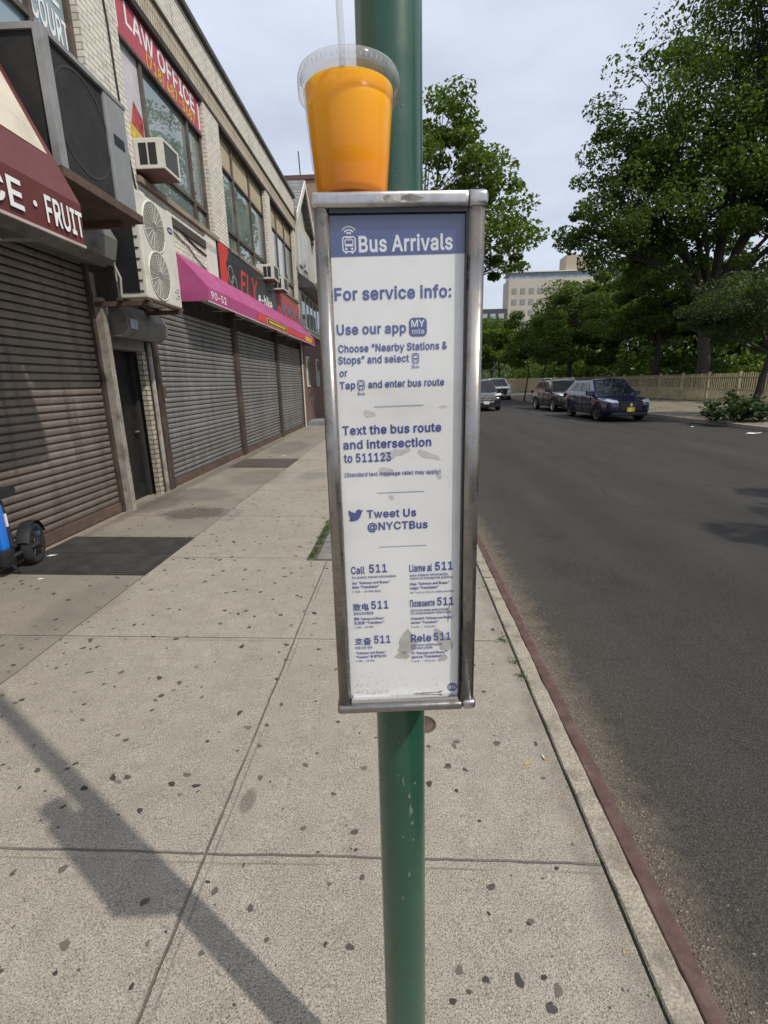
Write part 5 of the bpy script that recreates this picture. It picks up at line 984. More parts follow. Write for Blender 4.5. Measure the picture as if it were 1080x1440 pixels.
def tree(name, label, loc, tr, fork, blobs, leaf, n, lm, seed, lean=(0, 0), group=None, bark=None, clump=.20, shell=.45, clusters=26):
    rs = np.random.RandomState(seed); rr = random.Random(seed); bark = bark or m_bark
    t = thing(name, label, 'tree', loc, group)
    T = MB(); top = Vector((lean[0], lean[1], fork)); path = [Vector((0, 0, -.1)), Vector((0, 0, .15))] + [top * (k / 5) + Vector((rr.uniform(-.12, .12) * tr * 3, rr.uniform(-.1, .1) * tr * 3, 0)) for k in range(1, 5)] + [top]
    T.tube(path, [tr * 1.45, tr * 1.1, tr, tr * .95, tr * .9, tr * .86, tr * .84], 12); vol = [b[3] * b[4] * b[5] for b in blobs]; pts = []
    for b, v in zip(blobs, vol):
        c = Vector(b[:3]); R_ = b[3:6]; k = max(6, int(clusters * (v / max(vol)) ** .6))
        mid = top.lerp(c, .5) + Vector((rr.uniform(-.3, .3), rr.uniform(-.3, .3), .25 * R_[2])) ; r0 = tr * (.42 + .25 * (v / max(vol)))
        T.tube([top - Vector((0, 0, tr * .6)), top.lerp(mid, .5) + Vector((rr.uniform(-.1, .1), 0, .1)), mid, c], [r0, r0 * .8, r0 * .6, r0 * .35], 8)
        nn = int(n * v ** .8 / sum(q ** .8 for q in vol) / k)
        for i in range(k):
            d = rs.normal(size=3); d /= np.linalg.norm(d); d[2] = d[2] if d[2] > -.55 else d[2] * .5
            rad = shell + (1.04 - shell) * rs.rand() ** .6; p = np.array(c) + d * np.array(R_) * rad
            T.tube([mid.lerp(c, rr.random() ** .5), Vector(p).lerp(c, .45) + Vector((0, 0, .08 * R_[2])), Vector(p)], [r0 * .26, r0 * .15, r0 * .04], 5, False)
            sg = clump * (R_[0] + R_[2]) / 2 * rs.uniform(.7, 1.35)
            q = rs.normal(size=(int(nn * rs.uniform(.6, 1.4)) + 3, 3)); q *= (np.minimum(1, 1.6 / np.linalg.norm(q, axis=1)))[:, None]; q = q * np.array([sg, sg, sg * .55]); pts.append(p + q)
    build(T, 'trunk', bark, t, False)
    cr_ = leaf_mesh('crown', np.concatenate(pts), leaf, lm, rs); cr_.parent = t
    return t
m_leaf_light = leaf_mat('fresh green leaves', (.085, .135, .026), (.16, .215, .050), .38)
m_leaf_maple = leaf_mat('deep green leaves', (.062, .108, .024), (.125, .180, .040), .42)
m_leaf_mid = leaf_mat('mid green leaves', (.074, .126, .025), (.135, .195, .042), .42)
m_leaf_olive = leaf_mat('olive green leaves', (.040, .068, .020), (.080, .118, .034), .3)
m_leaf_yel = leaf_mat('yellow green leaves', (.085, .145, .024), (.155, .215, .04), .4)
tree('street_tree', 'light green street tree by the kerb rising behind the information case', (.6, 19, 0), .15, 4.0,
     [(.9, 0, 9.5, 1.5, 1.6, 1.3), (.3, 0, 7.6, 2.7, 2.7, 1.9), (2.2, 0, 6.4, 2.1, 2.2, 1.6), (-1.3, 0, 6.8, 1.6, 2.2, 1.6), (0, .5, 5.9, 2.6, 2.6, 1.4), (2.3, -.3, 8.0, 1.2, 1.3, .9), (2.6, -.3, 5.3, 1.0, 1.2, .6)], .145, 26000, m_leaf_light, 4, clump=.20, shell=.30, clusters=40)
tree('maple_tree', 'huge dark maple towering over the picket fence at the right', (18.3, 32, .15), .36, 5.6,
     [(0, 0, 13.5, 6.0, 5.5, 5.2), (-4.8, -1, 10.2, 3.6, 3.6, 3.0), (-7.4, 0, 9.6, 2.0, 2.4, 1.9), (-3.6, 0, 14.8, 3.9, 3.8, 3.0), (4.5, 0, 13, 5.6, 5, 5.2), (1.2, -1, 19.5, 5.2, 5, 4.2), (7, 1, 19, 5.5, 5, 5), (4.8, -2, 8.6, 3.2, 3.4, 2.2), (-2.2, 0, 7.6, 3.0, 3.2, 1.9), (9.5, 0, 12, 4, 4, 4.5), (-5.0, 0, 8.2, 3.4, 3, 1.9), (-1.5, -1, 9.8, 4, 3, 2.4), (3, -1.5, 10, 4, 3.5, 2.4), (-6.4, 0, 11.6, 2.2, 2.4, 1.8), (-5.2, 0, 13.2, 2.4, 2.6, 2.0)], .20, 120000, m_leaf_maple, 12, clump=.185, shell=.28, clusters=66, bark=m_bark2)
tree('park_tree', 'rounder park tree with forked trunk just left of the huge maple', (18.7, 38.5, .2), .26, 3.6,
     [(0, 0, 6.4, 3.2, 3, 2.8), (-2.6, -.5, 5.2, 2.5, 2.4, 2.0), (2.4, 0, 5.6, 2.4, 2.4, 2.0), (-.6, 0, 8.6, 2.4, 2.4, 1.9)], .20, 26000, m_leaf_mid, 21, bark=m_bark2)
tree('park_tree', 'broad dense green tree behind the two dark parked cars', (15.2, 47, .15), .20, 2.6,
     [(0, 0, 6.3, 3.6, 3.3, 3.0), (-3.4, -.5, 5.6, 2.6, 2.4, 2.0), (3.0, 0, 6.0, 2.8, 2.8, 2.8), (-1.6, 0, 3.8, 2.8, 2.5, 1.4), (2.2, 0, 3.4, 2.4, 2.4, 1.4), (.6, 0, 8.4, 2.2, 2.2, 1.6)], .21, 36000, m_leaf_mid, 23, bark=m_bark2)
tree('young_tree', 'slim young tree leaning on the planting strip beside the white van', (9.75, 40.5, .0), .06, 2.1, [(0, 0, 4.0, 1.6, 1.6, 1.6), (-.7, 0, 3.0, 1.2, 1.2, .8)], .17, 4200, m_leaf_mid, 31, (.25, 0), 'young trees on the planting strip', m_bark2)
tree('young_tree', 'slim upright young tree on the planting strip nearest the grey parked car', (10.7, 39, .0), .07, 2.0, [(0, 0, 4.1, 1.7, 1.6, 1.7), (.8, 0, 3.1, 1.3, 1.2, .9)], .17, 4600, m_leaf_mid, 32, (0, 0), 'young trees on the planting strip', m_bark2)
tree('far_tree', 'bright yellow green tree at the end of the street beside the white van', (11.6, 66, .0), .16, 2.4, [(0, 0, 5.6, 3.2, 3, 3), (-2.2, 0, 4.4, 2.2, 2.2, 2.0), (2.2, 0, 4.6, 2.4, 2.2, 2.2)], .30, 9500, m_leaf_yel, 41)
tree('far_tree', 'pale tree closing the view at the end of the road left of the white van', (6.0, 92, .0), .2, 2.6, [(0, 0, 7.0, 4.5, 4, 4.2), (4, 0, 5.5, 3.6, 3, 3.4), (-4.5, 0, 5.5, 3.6, 3, 3.4)], .42, 9000, m_leaf_yel, 42)
tree('far_tree', 'tall far tree just right of the dark grey tower block', (16.0, 84, .0), .2, 3, [(0, 0, 7.0, 4.2, 4, 4.0), (4.5, 0, 6.2, 4, 3, 3.6), (-3.8, 0, 5, 3, 3, 3)], .40, 9500, m_leaf_mid, 43)
for i, (x, y, s, lab, lm) in enumerate([(25, 44, 1.0, 'shadowy park tree between the huge maple and the small leaning tree', m_leaf_maple), (22.5, 56, 1.05, 'park tree deep behind the broad dense tree', m_leaf_maple), (33, 42, 1.15, 'park tree at the right edge behind the small leaning tree', m_leaf_maple), (28, 62, 1.2, 'tall park tree far behind the forked park tree', m_leaf_mid), (42, 52, 1.25, 'park tree farthest right beyond the picket fence', m_leaf_maple)]):
    tree('park_tree', lab, (x, y, .5), .3, 3.4 * s, [(0, 0, 7 * s, 4.6 * s, 4 * s, 3.6 * s), (-4 * s, 0, 5.2 * s, 3 * s, 3 * s, 2.6 * s), (4 * s, 0, 5.2 * s, 3 * s, 3 * s, 2.6 * s), (0, 0, 10 * s, 3 * s, 3 * s, 2.4 * s), (2, -1, 3.2, 3.2 * s, 3, 1.8), (-2.5, 0, 3.0, 3.0, 3, 1.6)], .32, 16000, lm, 50 + i, bark=m_bark2)
tree('leaning_tree', 'small dark tree with leaning trunk in front of the picket fence', (13.0, 19.3, .02), .13, 2.3,
     [(-.9, 0, 3.9, 1.7, 1.8, .95), (.9, .2, 4.5, 1.8, 1.8, .95), (2.3, 0, 3.6, 1.5, 1.6, .9), (-1.9, .4, 3.0, 1.1, 1.2, .6), (.6, 0, 3.2, 1.5, 1.4, .6), (1.6, .5, 2.7, 1.2, 1.2, .5)], .095, 26000, m_leaf_olive, 61, (.45, 0), None, m_bark2, clump=.26)
shr = ['dark shrub behind the fence right of the forked park tree', 'shrub behind the fence beside the huge trunk', 'bright shrub behind the fence left of the leaning tree', 'shrub behind the fence right of the leaning tree', 'low shrub behind the fence above the blue car', 'shrub behind the fence above the grey car', 'shrub mass deep behind the huge trunk', 'shrub mass far behind the young trees', 'shrub mass behind the board fence by the white van', 'shrub deep in the park at the far right']
for i, (x, y, r_, h) in enumerate([(21.5, 36, 2.2, 3.2), (20.8, 30.5, 1.7, 2.4), (21, 26.5, 2.0, 2.6), (22.5, 23.5, 2.2, 3.0), (19.4, 43, 2.2, 2.8), (18.4, 52, 2.4, 3.2), (27, 37, 3.4, 4.2), (20.5, 64, 3.6, 4.4), (18, 73, 3.4, 4.2), (31, 31, 3.2, 4.2)]):
    rs = np.random.RandomState(80 + i); t = thing('shrub', shr[i], 'shrub', (x, y, .3), 'shrubs behind the picket fence')
    P_ = []
    for k in range(34):
        a = rs.rand() * 6.28; q = rs.rand() ** .5 * r_; zz = h * (1 - .55 * (q / r_) ** 2) * rs.uniform(.15, 1); P_.append(np.array([q * math.cos(a), q * math.sin(a), zz]) + rs.normal(size=(95, 3)) * np.array([.34, .34, .2]) * r_ / 2)
    P_ = np.concatenate(P_); P_[:, 2] = np.abs(P_[:, 2]) + .02
    f_ = leaf_mesh('foliage', P_, .20 + .02 * (y > 50) * 4, (m_leaf_mid, m_leaf_maple, m_leaf_yel)[(i * 7 + 1) % 3], rs); f_.parent = t
    S = MB()
    for k in range(9): a = rs.rand() * 6.28; S.tube([(0, 0, -.1), (r_ * .3 * math.cos(a), r_ * .3 * math.sin(a), h * .4), (r_ * .6 * math.cos(a), r_ * .6 * math.sin(a), h * .75)], [.05, .035, .012], 5)
    build(S, 'stem', m_bark2, t, False)
tree('street_tree', 'spreading street tree on the far planting strip whose shade falls on the road', (11.9, 1.2, 0), .2, 3.4, [(-.6, 2.0, 6.6, 2.2, 1.8, 1.2), (1.2, 0, 7.2, 2.4, 2.4, 1.8), (-1.4, .2, 7.4, 1.5, 1.4, .8)], .19, 6000, m_leaf_mid, 71)
rs = np.random.RandomState(77); P_ = []
for k in range(520):
    y = rs.uniform(2, 125); x = fx(y) + (6 if y > 40 else 14) + 60 * rs.rand() ** 1.3; h = rs.uniform(.4, 7.5); P_.append(np.array([x, y, h]) + rs.normal(size=(60, 3)) * np.array([1.3, 1.3, .8]))
P_ = np.concatenate(P_); P_[:, 2] = np.abs(P_[:, 2]) + .6
tag(leaf_mesh('woodland', P_, .55, m_leaf_maple, rs), 'dark woodland filling the depth of the park behind the fence and shrubs', 'woodland', None, 'stuff')
bu = thing('bush', 'low spreading dark bush with broad leaves at the foot of the leaning tree', 'bush', (11.75, 17.9, -.02))
rs = np.random.RandomState(5); P_ = []
for k in range(60):
    a = rs.rand() * 6.28; q = rs.rand() ** .5; zz = .92 * (1 - .6 * q * q) * rs.uniform(.25, 1) * (1.15 if math.cos(a) < 0 else .8); P_.append(np.array([q * 1.25 * math.cos(a), q * .8 * math.sin(a), zz]) + rs.normal(size=(26, 3)) * .10)
P_ = np.concatenate(P_); P_[:, 2] = np.abs(P_[:, 2]) + .03
f_ = leaf_mesh('foliage', P_, .155, leaf_mat('bush leaves', (.030, .058, .018), (.066, .105, .036), .2), rs, .9); f_.parent = bu
S = MB()
for k in range(14): a = rs.rand() * 6.28; S.tube([(0, 0, 0), (.5 * math.cos(a), .35 * math.sin(a), .35), (.95 * math.cos(a), .6 * math.sin(a), .5)], [.02, .014, .005], 5)
build(S, 'stem', m_bark2, bu, False)

# ------------------------------------------------------------------ picket fence of the park
m_wood = mat('weathered tan fence wood', (.46, .385, .245), .8, var=.2, scale=3, dirt=(.26, .21, .13), dscale=2.5)
fe = thing('picket_fence', 'long weathered tan wooden picket fence along the park across the street', 'fence', (fx(40), 40, 0))
fd = Vector((fx(16) - fx(15), 1, 0)).normalized()
def fz(y): return .09 + .0 * y
bays = np.arange(8, 84, 2.45)
for i, y0 in enumerate(bays[:-1]):
    y1 = bays[i + 1]; A = Vector((fx(y0), y0, fz(y0))); RZ = math.atan2(-fd.x, fd.y); MX = Matrix.Translation(A) @ Matrix.Rotation(RZ, 4, 'Z'); ln = (Vector((fx(y1), y1, 0)) - Vector((fx(y0), y0, 0))).length
    p = MB(); board = y0 > 52
    for z in (.12, .70, 1.34): p.box(-.02, .02, .05, ln - .05, z, z + .075)
    n = 15; st = (ln - .12) / n
    for k in range(n):
        yk = .06 + st * (k + .5); hw = st * (.19 if not board else .49)
        p.prism([(yk - hw, .04), (yk + hw, .04), (yk + hw, 1.50), (yk, 1.55), (yk - hw, 1.50)], -.042, -.022, 'x')
        if not board: yk += st * .5; p.box(-.042, -.022, yk - st * .20, yk + st * .20, .04, .74) if yk < ln - .1 else None
    build(p.xf(MX), 'picket_panel', m_wood, fe)
    q = MB(); q.box(-.055, .055, -.05, .05, -.1, 1.60, .01); q.box(-.07, .07, -.065, .065, 1.60, 1.64, .01); build(q.xf(MX), 'post', m_wood, fe)

# ------------------------------------------------------------------ cars
def solid(mb, m, name, parent, sub=0, cutters=()):
    o = build(mb, name, m, parent, False); tmp = []
    if sub: md = o.modifiers.new('s', 'SUBSURF'); md.levels = sub; md.render_levels = sub
    for c in cutters:
        co = build(c, 'cutter', m, None); co.parent = parent; tmp.append(co); md = o.modifiers.new('b', 'BOOLEAN'); md.operation = 'DIFFERENCE'; md.object = co; md.solver = 'EXACT'
    bpy.context.view_layer.update(); me = bpy.data.meshes.new_from_object(o.evaluated_get(bpy.context.evaluated_depsgraph_get())); o.modifiers.clear(); o.data = me
    me.polygons.foreach_set('use_smooth', [True] * len(me.polygons))
    try: me.set_sharp_from_angle(angle=math.radians(35))
    except Exception: pass
    for c in tmp: bpy.data.objects.remove(c)
    return o
def paint(name, c, metal=.35): return mat(name, c, .26, metal, var=.04, Coat_Weight=1.0, Coat_Roughness=.04)
m_tyre = mat('tyre rubber', (.016, .016, .017), .85, var=.25); m_trimb = mat('black trim', (.014, .014, .015), .4, var=.15)
m_cglass = glass_mat('dark car glass', (.012, .016, .018), (.02, .026, .028), .02, 1.5); m_lamp = mat('headlamp lens', (.62, .64, .66), .1, .3, var=.1)
m_rim = mat('alloy rim', (.50, .50, .51), .28, .9, var=.1)
def bil(q, u, v): return (q[0] * (1 - u) + q[1] * u) * (1 - v) + (q[3] * (1 - u) + q[2] * u) * v
def car(name, label, loc, rz, L_, W, H, pm, style='suv', rim=None, plate=(.62, .45, .06), grille='dark'):
    t = thing(name, label, 'car', loc, None, rz); hw = W / 2
    belt = H * .62; van = style == 'van'; hood = belt - (.10 if style == 'suv' else .04)
    st = [(0, .34, .70, .70), (.018, .28, .80, .84), (.06, .24, hood - .10, .94), (.14, .24, hood - .02, .985), (.27, .24, hood + .04, 1.0), (.34, .24, belt, 1.0), (.55, .24, belt + .02, 1.0), (.80, .24, belt + .06, 1.0), (.93, .26, belt + .06, .97), (.985, .32, belt + .0, .92), (1.0, .40, belt - .12, .86)]
    vs = []; fs = []; n = 13
    for f, zb, zt, wf in st:
        y = -L_ / 2 + f * L_; w_ = hw * wf
        hp = [(w_ * .0, zb), (w_ * .86, zb), (w_ * .985, zb + .10), (w_ * 1.0, zb + (zt - zb) * .55), (w_ * .975, zt - .09), (w_ * .90, zt - .015), (w_ * .55, zt + .012), (0, zt + .02)]
        ring_ = hp + [(-x, z) for x, z in hp[-2:0:-1]]; n = len(ring_); vs += [(x, y, z) for x, z in ring_]
    m_ = len(st)
    for i in range(m_ - 1):
        for k in range(n): fs.append((i * n + k, i * n + (k + 1) % n, (i + 1) * n + (k + 1) % n, (i + 1) * n + k))
    fs += [tuple(range(n)), tuple(range((m_ - 1) * n, m_ * n))[::-1]]
    wy = (-L_ / 2 + .195 * L_, -L_ / 2 + .795 * L_); wr = .36 if style != 'van' else .34
    cuts = []
    for y in wy:
        for s in (-1, 1):
            c = MB(); c.lathe([(0, s * (hw - .26)), (wr + .05, s * (hw - .26)), (wr + .05, s * (hw + .2)), (0, s * (hw + .2))], (0, y, wr), 24, 'x'); cuts.append(c)
    solid(MB().add(vs, fs), pm, 'body', t, 1, cuts)
    # greenhouse
    b0, b1, r0, r1 = ((.20, .985, .36, .94) if van else ((.27, .975, .40, .93) if style == 'pick' else (.255, .985, .445, .86)))
    Y = lambda f: -L_ / 2 + f * L_
    zb = belt - .05; bw, tw = hw * .955, hw * .71
    B = [Vector((-bw, Y(b0), zb - .02)), Vector((bw, Y(b0), zb - .02)), Vector((bw * .96, Y(b1), zb + .08)), Vector((-bw * .96, Y(b1), zb + .08))]; T = [Vector((-tw, Y(r0), H - .05)), Vector((tw, Y(r0), H - .05)), Vector((tw * .95, Y(r1), H - .07)), Vector((-tw * .95, Y(r1), H - .07))]
    nx, ny = 6, 8; vs = []; fs = []
    gv = [B[0], B[1], B[2], B[3]] + T
    vs = gv[:4]; rows = []
    for j in range(ny + 1):
        row = []
        for i in range(nx + 1):
            u, v = i / nx, j / ny; p = bil(T, u, v).copy(); p.z += .07 * (1 - (2 * u - 1) ** 4) * (1 - (2 * v - 1) ** 4); row.append(len(vs)); vs.append(p)
        rows.append(row)
    for j in range(ny):
        for i in range(nx): fs.append((rows[j][i], rows[j][i + 1], rows[j + 1][i + 1], rows[j + 1][i]))
    fs += [(0, 1, *rows[0][::-1]), (2, 3, *rows[-1]), (1, 2, *[r_[-1] for r_ in rows][::-1]), (3, 0, *[r_[0] for r_ in rows])]
    solid(MB().add(vs, fs), pm, 'roof', t)
    def panel(q, u0, u1, v0, v1, off, nm, m):
        P4 = [bil(q, u0, v0), bil(q, u1, v0), bil(q, u1, v1), bil(q, u0, v1)]; nn = (P4[1] - P4[0]).cross(P4[3] - P4[0]).normalized(); c = sum(P4, Vector()) / 4
        if nn.dot(c - Vector((0, 0, .9))) < 0: nn = -nn
        b = MB(); b.add([p + nn * off for p in P4] + [p - nn * .01 for p in P4], [(0, 1, 2, 3), (0, 4, 5, 1), (1, 5, 6, 2), (2, 6, 7, 3), (3, 7, 4, 0)]); return build(b, nm, m, t, False)
    panel([B[0], B[1], T[1], T[0]], .05, .95, .10, .93, .006, 'windscreen', m_cglass)
    panel([B[2], B[3], T[3], T[2]], .08, .92, .30, .88, .006, 'rear_window', m_cglass)
    for s, q in ((-1, [B[0], B[3], T[3], T[0]]), (1, [B[1], B[2], T[2], T[1]])):
        for u0, u1 in ((.16, .44), (.47, .72), (.75, .90)): panel(q, u0, u1, .22, .84, .006, 'side_window', m_cglass)
        sb = MB(); sb.box(s * (hw - .03), s * (hw + .012), Y(.29), Y(.70), .25, .36, .02); build(sb, 'side_skirt', m_trimb, t, False)
        for u in (.47, .68):
            hb = MB(); hb.box(s * (hw - .02), s * (hw + .02), Y(u) - .09, Y(u) + .09, belt - .17, belt - .135, .008); build(hb, 'door_handle', pm, t, False)
        for u in (.335, .515, .70):
            db = MB(); db.box(s * (hw - .02), s * (hw + .0035), Y(u) - .006, Y(u) + .006, .36, belt - .04); build(db, 'door_seam', m_trimb, t, False)
        mb_ = MB(); mb_.box(s * (hw * .93), s * (hw + .17), Y(.325) - .05, Y(.325) + .06, belt - .01, belt + .13, .03); build(mb_, 'mirror', pm if style != 'pick' else m_trimb, t, False)
        hl = MB(); hl.add([(s * hw * .50, Y(.006) - .03, hood - .20), (s * hw * .86, Y(.03) - .01, hood - .16), (s * hw * .97, Y(.09), hood - .11), (s * hw * .90, Y(.075), hood - .045), (s * hw * .52, Y(.03) - .02, hood - .10), (s * hw * .5, Y(.08), hood - .2), (s * hw * .9, Y(.12), hood - .16)], [(0, 1, 4), (1, 3, 4), (1, 2, 3), (0, 5, 6, 2, 1), (0, 4, 5), (4, 3, 2, 6, 5)])
        build(hl, 'headlight', m_lamp, t, False)
        tl = MB(); tl.box(s * hw * .62, s * hw * .94, Y(.97), Y(1.0), belt - .14, belt - .02, .02); build(tl, 'tail_light', mat('red lens', (.25, .01, .01), .2), t, False)
        if style == 'rails': rl = MB(); rl.tube([(s * tw * .93, Y(.44), H - .03), (s * tw * .94, Y(.48), H + .035), (s * tw * .92, Y(.84), H + .025), (s * tw * .90, Y(.90), H - .05)], .018, 8); build(rl, 'roof_rail', m_chrome, t, False)
    gb = MB(); yg = Y(0) - .012
    gz0, gz1 = (.46, hood - .13)
    gb.prism([(-hw * .50, gz1), (hw * .50, gz1), (hw * .44, gz0), (-hw * .44, gz0)], yg - .01, Y(.05), 'y'); g = build(gb, 'grille', m_chrome if grille == 'chrome' else m_trimb, t, False)
    if grille == 'chrome':
        gs = MB(); gs.box(-hw * .47, hw * .47, yg - .014, yg - .010, (gz0 + gz1) / 2 - .09, (gz0 + gz1) / 2 - .055); gs.box(-hw * .48, hw * .48, yg - .014, yg - .010, (gz0 + gz1) / 2 + .03, (gz0 + gz1) / 2 + .065); build(gs, 'grille_bar', m_trimb, g, False)
    em = MB(); em.prism([(-.05, (gz0 + gz1) / 2 - .03), (.05, (gz0 + gz1) / 2 - .03), (.035, (gz0 + gz1) / 2 + .10), (-.035, (gz0 + gz1) / 2 + .10)], yg - .028, yg - .012, 'y'); build(em, 'emblem', m_chrome, g, False)
    bm_ = MB(); bm_.box(-hw * .74, hw * .74, Y(0) + .005, Y(.06), .23, .37, .04); build(bm_, 'bumper', m_trimb, t, False)
    pl = MB(); pl.box(-.155, .155, Y(0) - .04, Y(0) - .022, .40, .56, .006); build(pl, 'plate', mat('plate %d' % int(plate[2] * 100), plate, .45, var=.05), t, False)
    rm_ = rim or m_rim
    for y in wy:
        for s in (-1, 1):
            x = s * (hw - .115); wb = MB(); wb.lathe([(wr - .10, -.105), (wr - .03, -.11), (wr, -.08), (wr, .08), (wr - .03, .11), (wr - .10, .105), (wr - .115, .0)], (x, y, wr), 28, 'x', True); wo = build(wb, 'wheel', m_tyre, t, False)
            rb = MB(); rb.lathe([(wr - .10, s * .10), (wr - .125, s * .09), (wr - .13, s * .03), (0, s * .03)], (x, y, wr), 28, 'x')
            for k in range(5):
                q = 2 * PI * k / 5 + .3; d = Vector((0, math.cos(q), math.sin(q))); e = Vector((0, -math.sin(q), math.cos(q))); c = Vector((x, y, wr)); o_ = Vector((s * .085, 0, 0)); o2 = Vector((s * .05, 0, 0))
                rb.add([c + o_ + e * .035, c + o_ + d * (wr - .11) + e * .028, c + o_ + d * (wr - .11) - e * .028, c + o_ - e * .035, c + o2 + e * .04, c + o2 + d * (wr - .11) + e * .034, c + o2 + d * (wr - .11) - e * .034, c + o2 - e * .04], [(0, 1, 2, 3), (0, 4, 5, 1), (2, 6, 7, 3), (4, 7, 6, 5)])
            build(rb, 'rim', rm_, wo, False)
    return t
CZ_ = -.13; RZ_ = .0535
m_dkrim = mat('dark alloy rim', (.10, .10, .105), .3, .8, var=.1)
car('parked_car', 'deep blue parked sport utility car with black grille and yellow plate, nearest across the street', (8.80, 22.35, CZ_), RZ_, 4.70, 1.88, 1.66, paint('deep blue car paint', (.004, .006, .052), 0), 'suv', m_dkrim)
car('parked_car', 'dark grey parked sport utility car with silver roof rails behind the blue car', (8.92, 28.85, CZ_), RZ_, 4.75, 1.88, 1.68, paint('dark grey car paint', (.028, .027, .029), 0), 'rails')
car('approaching_car', 'black car with broad chrome grille coming along the road, half hidden by the case', (4.72, 31.1, CZ_), .04, 4.8, 1.92, 1.74, paint('black car paint', (.010, .011, .013), 0), 'pick', None, (.66, .66, .66), 'chrome')
car('parked_van', 'white van parked farthest along the road behind the black car', (8.55, 46.6, CZ_), RZ_, 4.9, 1.95, 1.86, paint('white car paint', (.68, .69, .70), .0), 'van', None, (.6, .6, .58))

# ------------------------------------------------------------------ far tower blocks
to = thing('tower_block', 'pale beige tower block with rows of windows rising above the trees', 'building', (45, 155, 0))
m_beige = mat('beige tower facing', (.44, .395, .335), .8, var=.05, scale=.2)
build(MB().box(30.4, 64, 150, 158, 0, 28.3), 'wall', m_beige, to)
build(MB().box(31.0, 64, 150.4, 157.6, 28.3, 29.9), 'glazed_storey', mat('blue grey glazing', (.20, .25, .31), .3, var=.3, scale=.8), to)
build(MB().box(30.3, 64.1, 149.9, 158.1, 29.9, 30.15), 'roof_edge', m_trim, to)
build(MB().box(46, 53, 151, 157, 30.15, 34.2), 'penthouse', mat('tan penthouse', (.40, .33, .25), .8, var=.05), to)
m_twin = mat('tower window', (.24, .235, .225), .4, var=.2, scale=.5)
wm = None
for r_i in range(9):
    for c_i in range(9):
        if wm is None: wm = build(MB().box(31.3, 32.7, 149.93, 150.05, 2.0, 3.5), 'window', m_twin, to)
        else: o = wm.copy(); COL.objects.link(o); o.parent = to; o.location = (c_i * 2.35, 0, r_i * 2.8)
dk = thing('dark_block', 'small dark grey block with pale windows in front of the beige tower', 'building', (22, 133, 0))
build(MB().box(15, 26.2, 130, 138, 0, 18.2), 'wall', mat('charcoal facing', (.055, .058, .068), .7, var=.08, scale=.3), dk)
wm = None
for r_i in range(5):
    for c_i in range(5):
        if wm is None: wm = build(MB().box(24.1, 25.4, 129.93, 130.05, 15.9, 17.1), 'window', mat('pale window', (.34, .37, .42), .3, var=.1), dk)
        else: o = wm.copy(); COL.objects.link(o); o.parent = dk; o.location = (-c_i * 2.0, 0, -r_i * 2.15)

# ------------------------------------------------------------------ small things on the sidewalk
def gpt(x, y, dz=0): return (x, y, gz(x) + dz)
def slab(mb, x0, x1, y0, y1, d0, d1):
    return mb.add([gpt(x0, y0, d0), gpt(x1, y0, d0), gpt(x1, y1, d0), gpt(x0, y1, d0), gpt(x0, y0, d1), gpt(x1, y0, d1), gpt(x1, y1, d1), gpt(x0, y1, d1)], [(0, 3, 2, 1), (4, 5, 6, 7), (0, 1, 5, 4), (1, 2, 6, 5), (2, 3, 7, 6), (3, 0, 4, 7)])
N = NT('black tread plate'); X = N.xyz(); v_ = N.n('TexVoronoi'); v_.inputs['Scale'].default_value = 42; N.set(v_.inputs['Vector'], N.obj())
c = N.mix(N.ramp(N.noise(5, 7, .7), .35, .7), (.022, .021, .020), (.060, .055, .050)); c = N.mix(N.ramp(N.noise(70, 4, .8), .60, .72, 0, .6), c, (.17, .155, .135))
N.bsdf(c, .7, .1, N.bump(v_.outputs['Distance'], .5, .004)); m_tread = N.m
N = NT('brown tread plate'); N.bsdf(N.mix(N.ramp(N.noise(5, 7, .7), .35, .7), (.055, .045, .038), (.10, .085, .07)), .75); m_tread2 = N.m
def hatch(label, x0, x1, y0, y1, m):
    t = thing('cellar_hatch', label, 'hatch', gpt((x0 + x1) / 2, (y0 + y1) / 2)); ym = (y0 + y1) / 2
    f = MB(); w_ = .03
    slab(f, x0, x1, y0, y0 + w_, -.01, .012); slab(f, x0, x1, y1 - w_, y1, -.01, .012); slab(f, x0, x0 + w_, y0 + w_, y1 - w_, -.01, .012); slab(f, x1 - w_, x1, y0 + w_, y1 - w_, -.01, .012)
    build(f, 'frame', m, t)
    for a, b in ((y0 + w_ + .004, ym - .005), (ym + .005, y1 - w_ - .004)): lf = MB(); slab(lf, x0 + w_ + .004, x1 - w_ - .004, a, b, -.01, .015); build(lf, 'leaf', m, t)
    return t
hatch('black tread plate cellar hatch flat in the sidewalk beside the electric bike', -3.46, -2.19, 3.88, 4.92, m_tread)
hatch('farther dull brown cellar hatch flat in the sidewalk before the galvanised shutters', -3.32, -2.18, 9.36, 10.44, m_tread2)
pv = MB(); r = random.Random(9)
for i in range(7):
    for j in range(8):
        x0 = -.80 + i * .165; y0 = 4.30 + j * .17; d = r.uniform(-.004, .006); slab(pv, x0 + .008, x0 + .157, y0 + .008 + (i % 2) * .01, y0 + .16, -.03, .006 + d)
struct(build(pv, 'tree_pit_paving', mat('grey granite setts', (.20, .195, .18), .85, var=.3, scale=4, dirt=(.10, .095, .075), dscale=6, bump=.4)))
struct(build(MB().quad(gpt(-.885, 4.275, .002), gpt(.36, 4.275, .002), gpt(.36, 5.68, .002), gpt(-.885, 5.68, .002)), 'tree_pit_soil', m_gap))
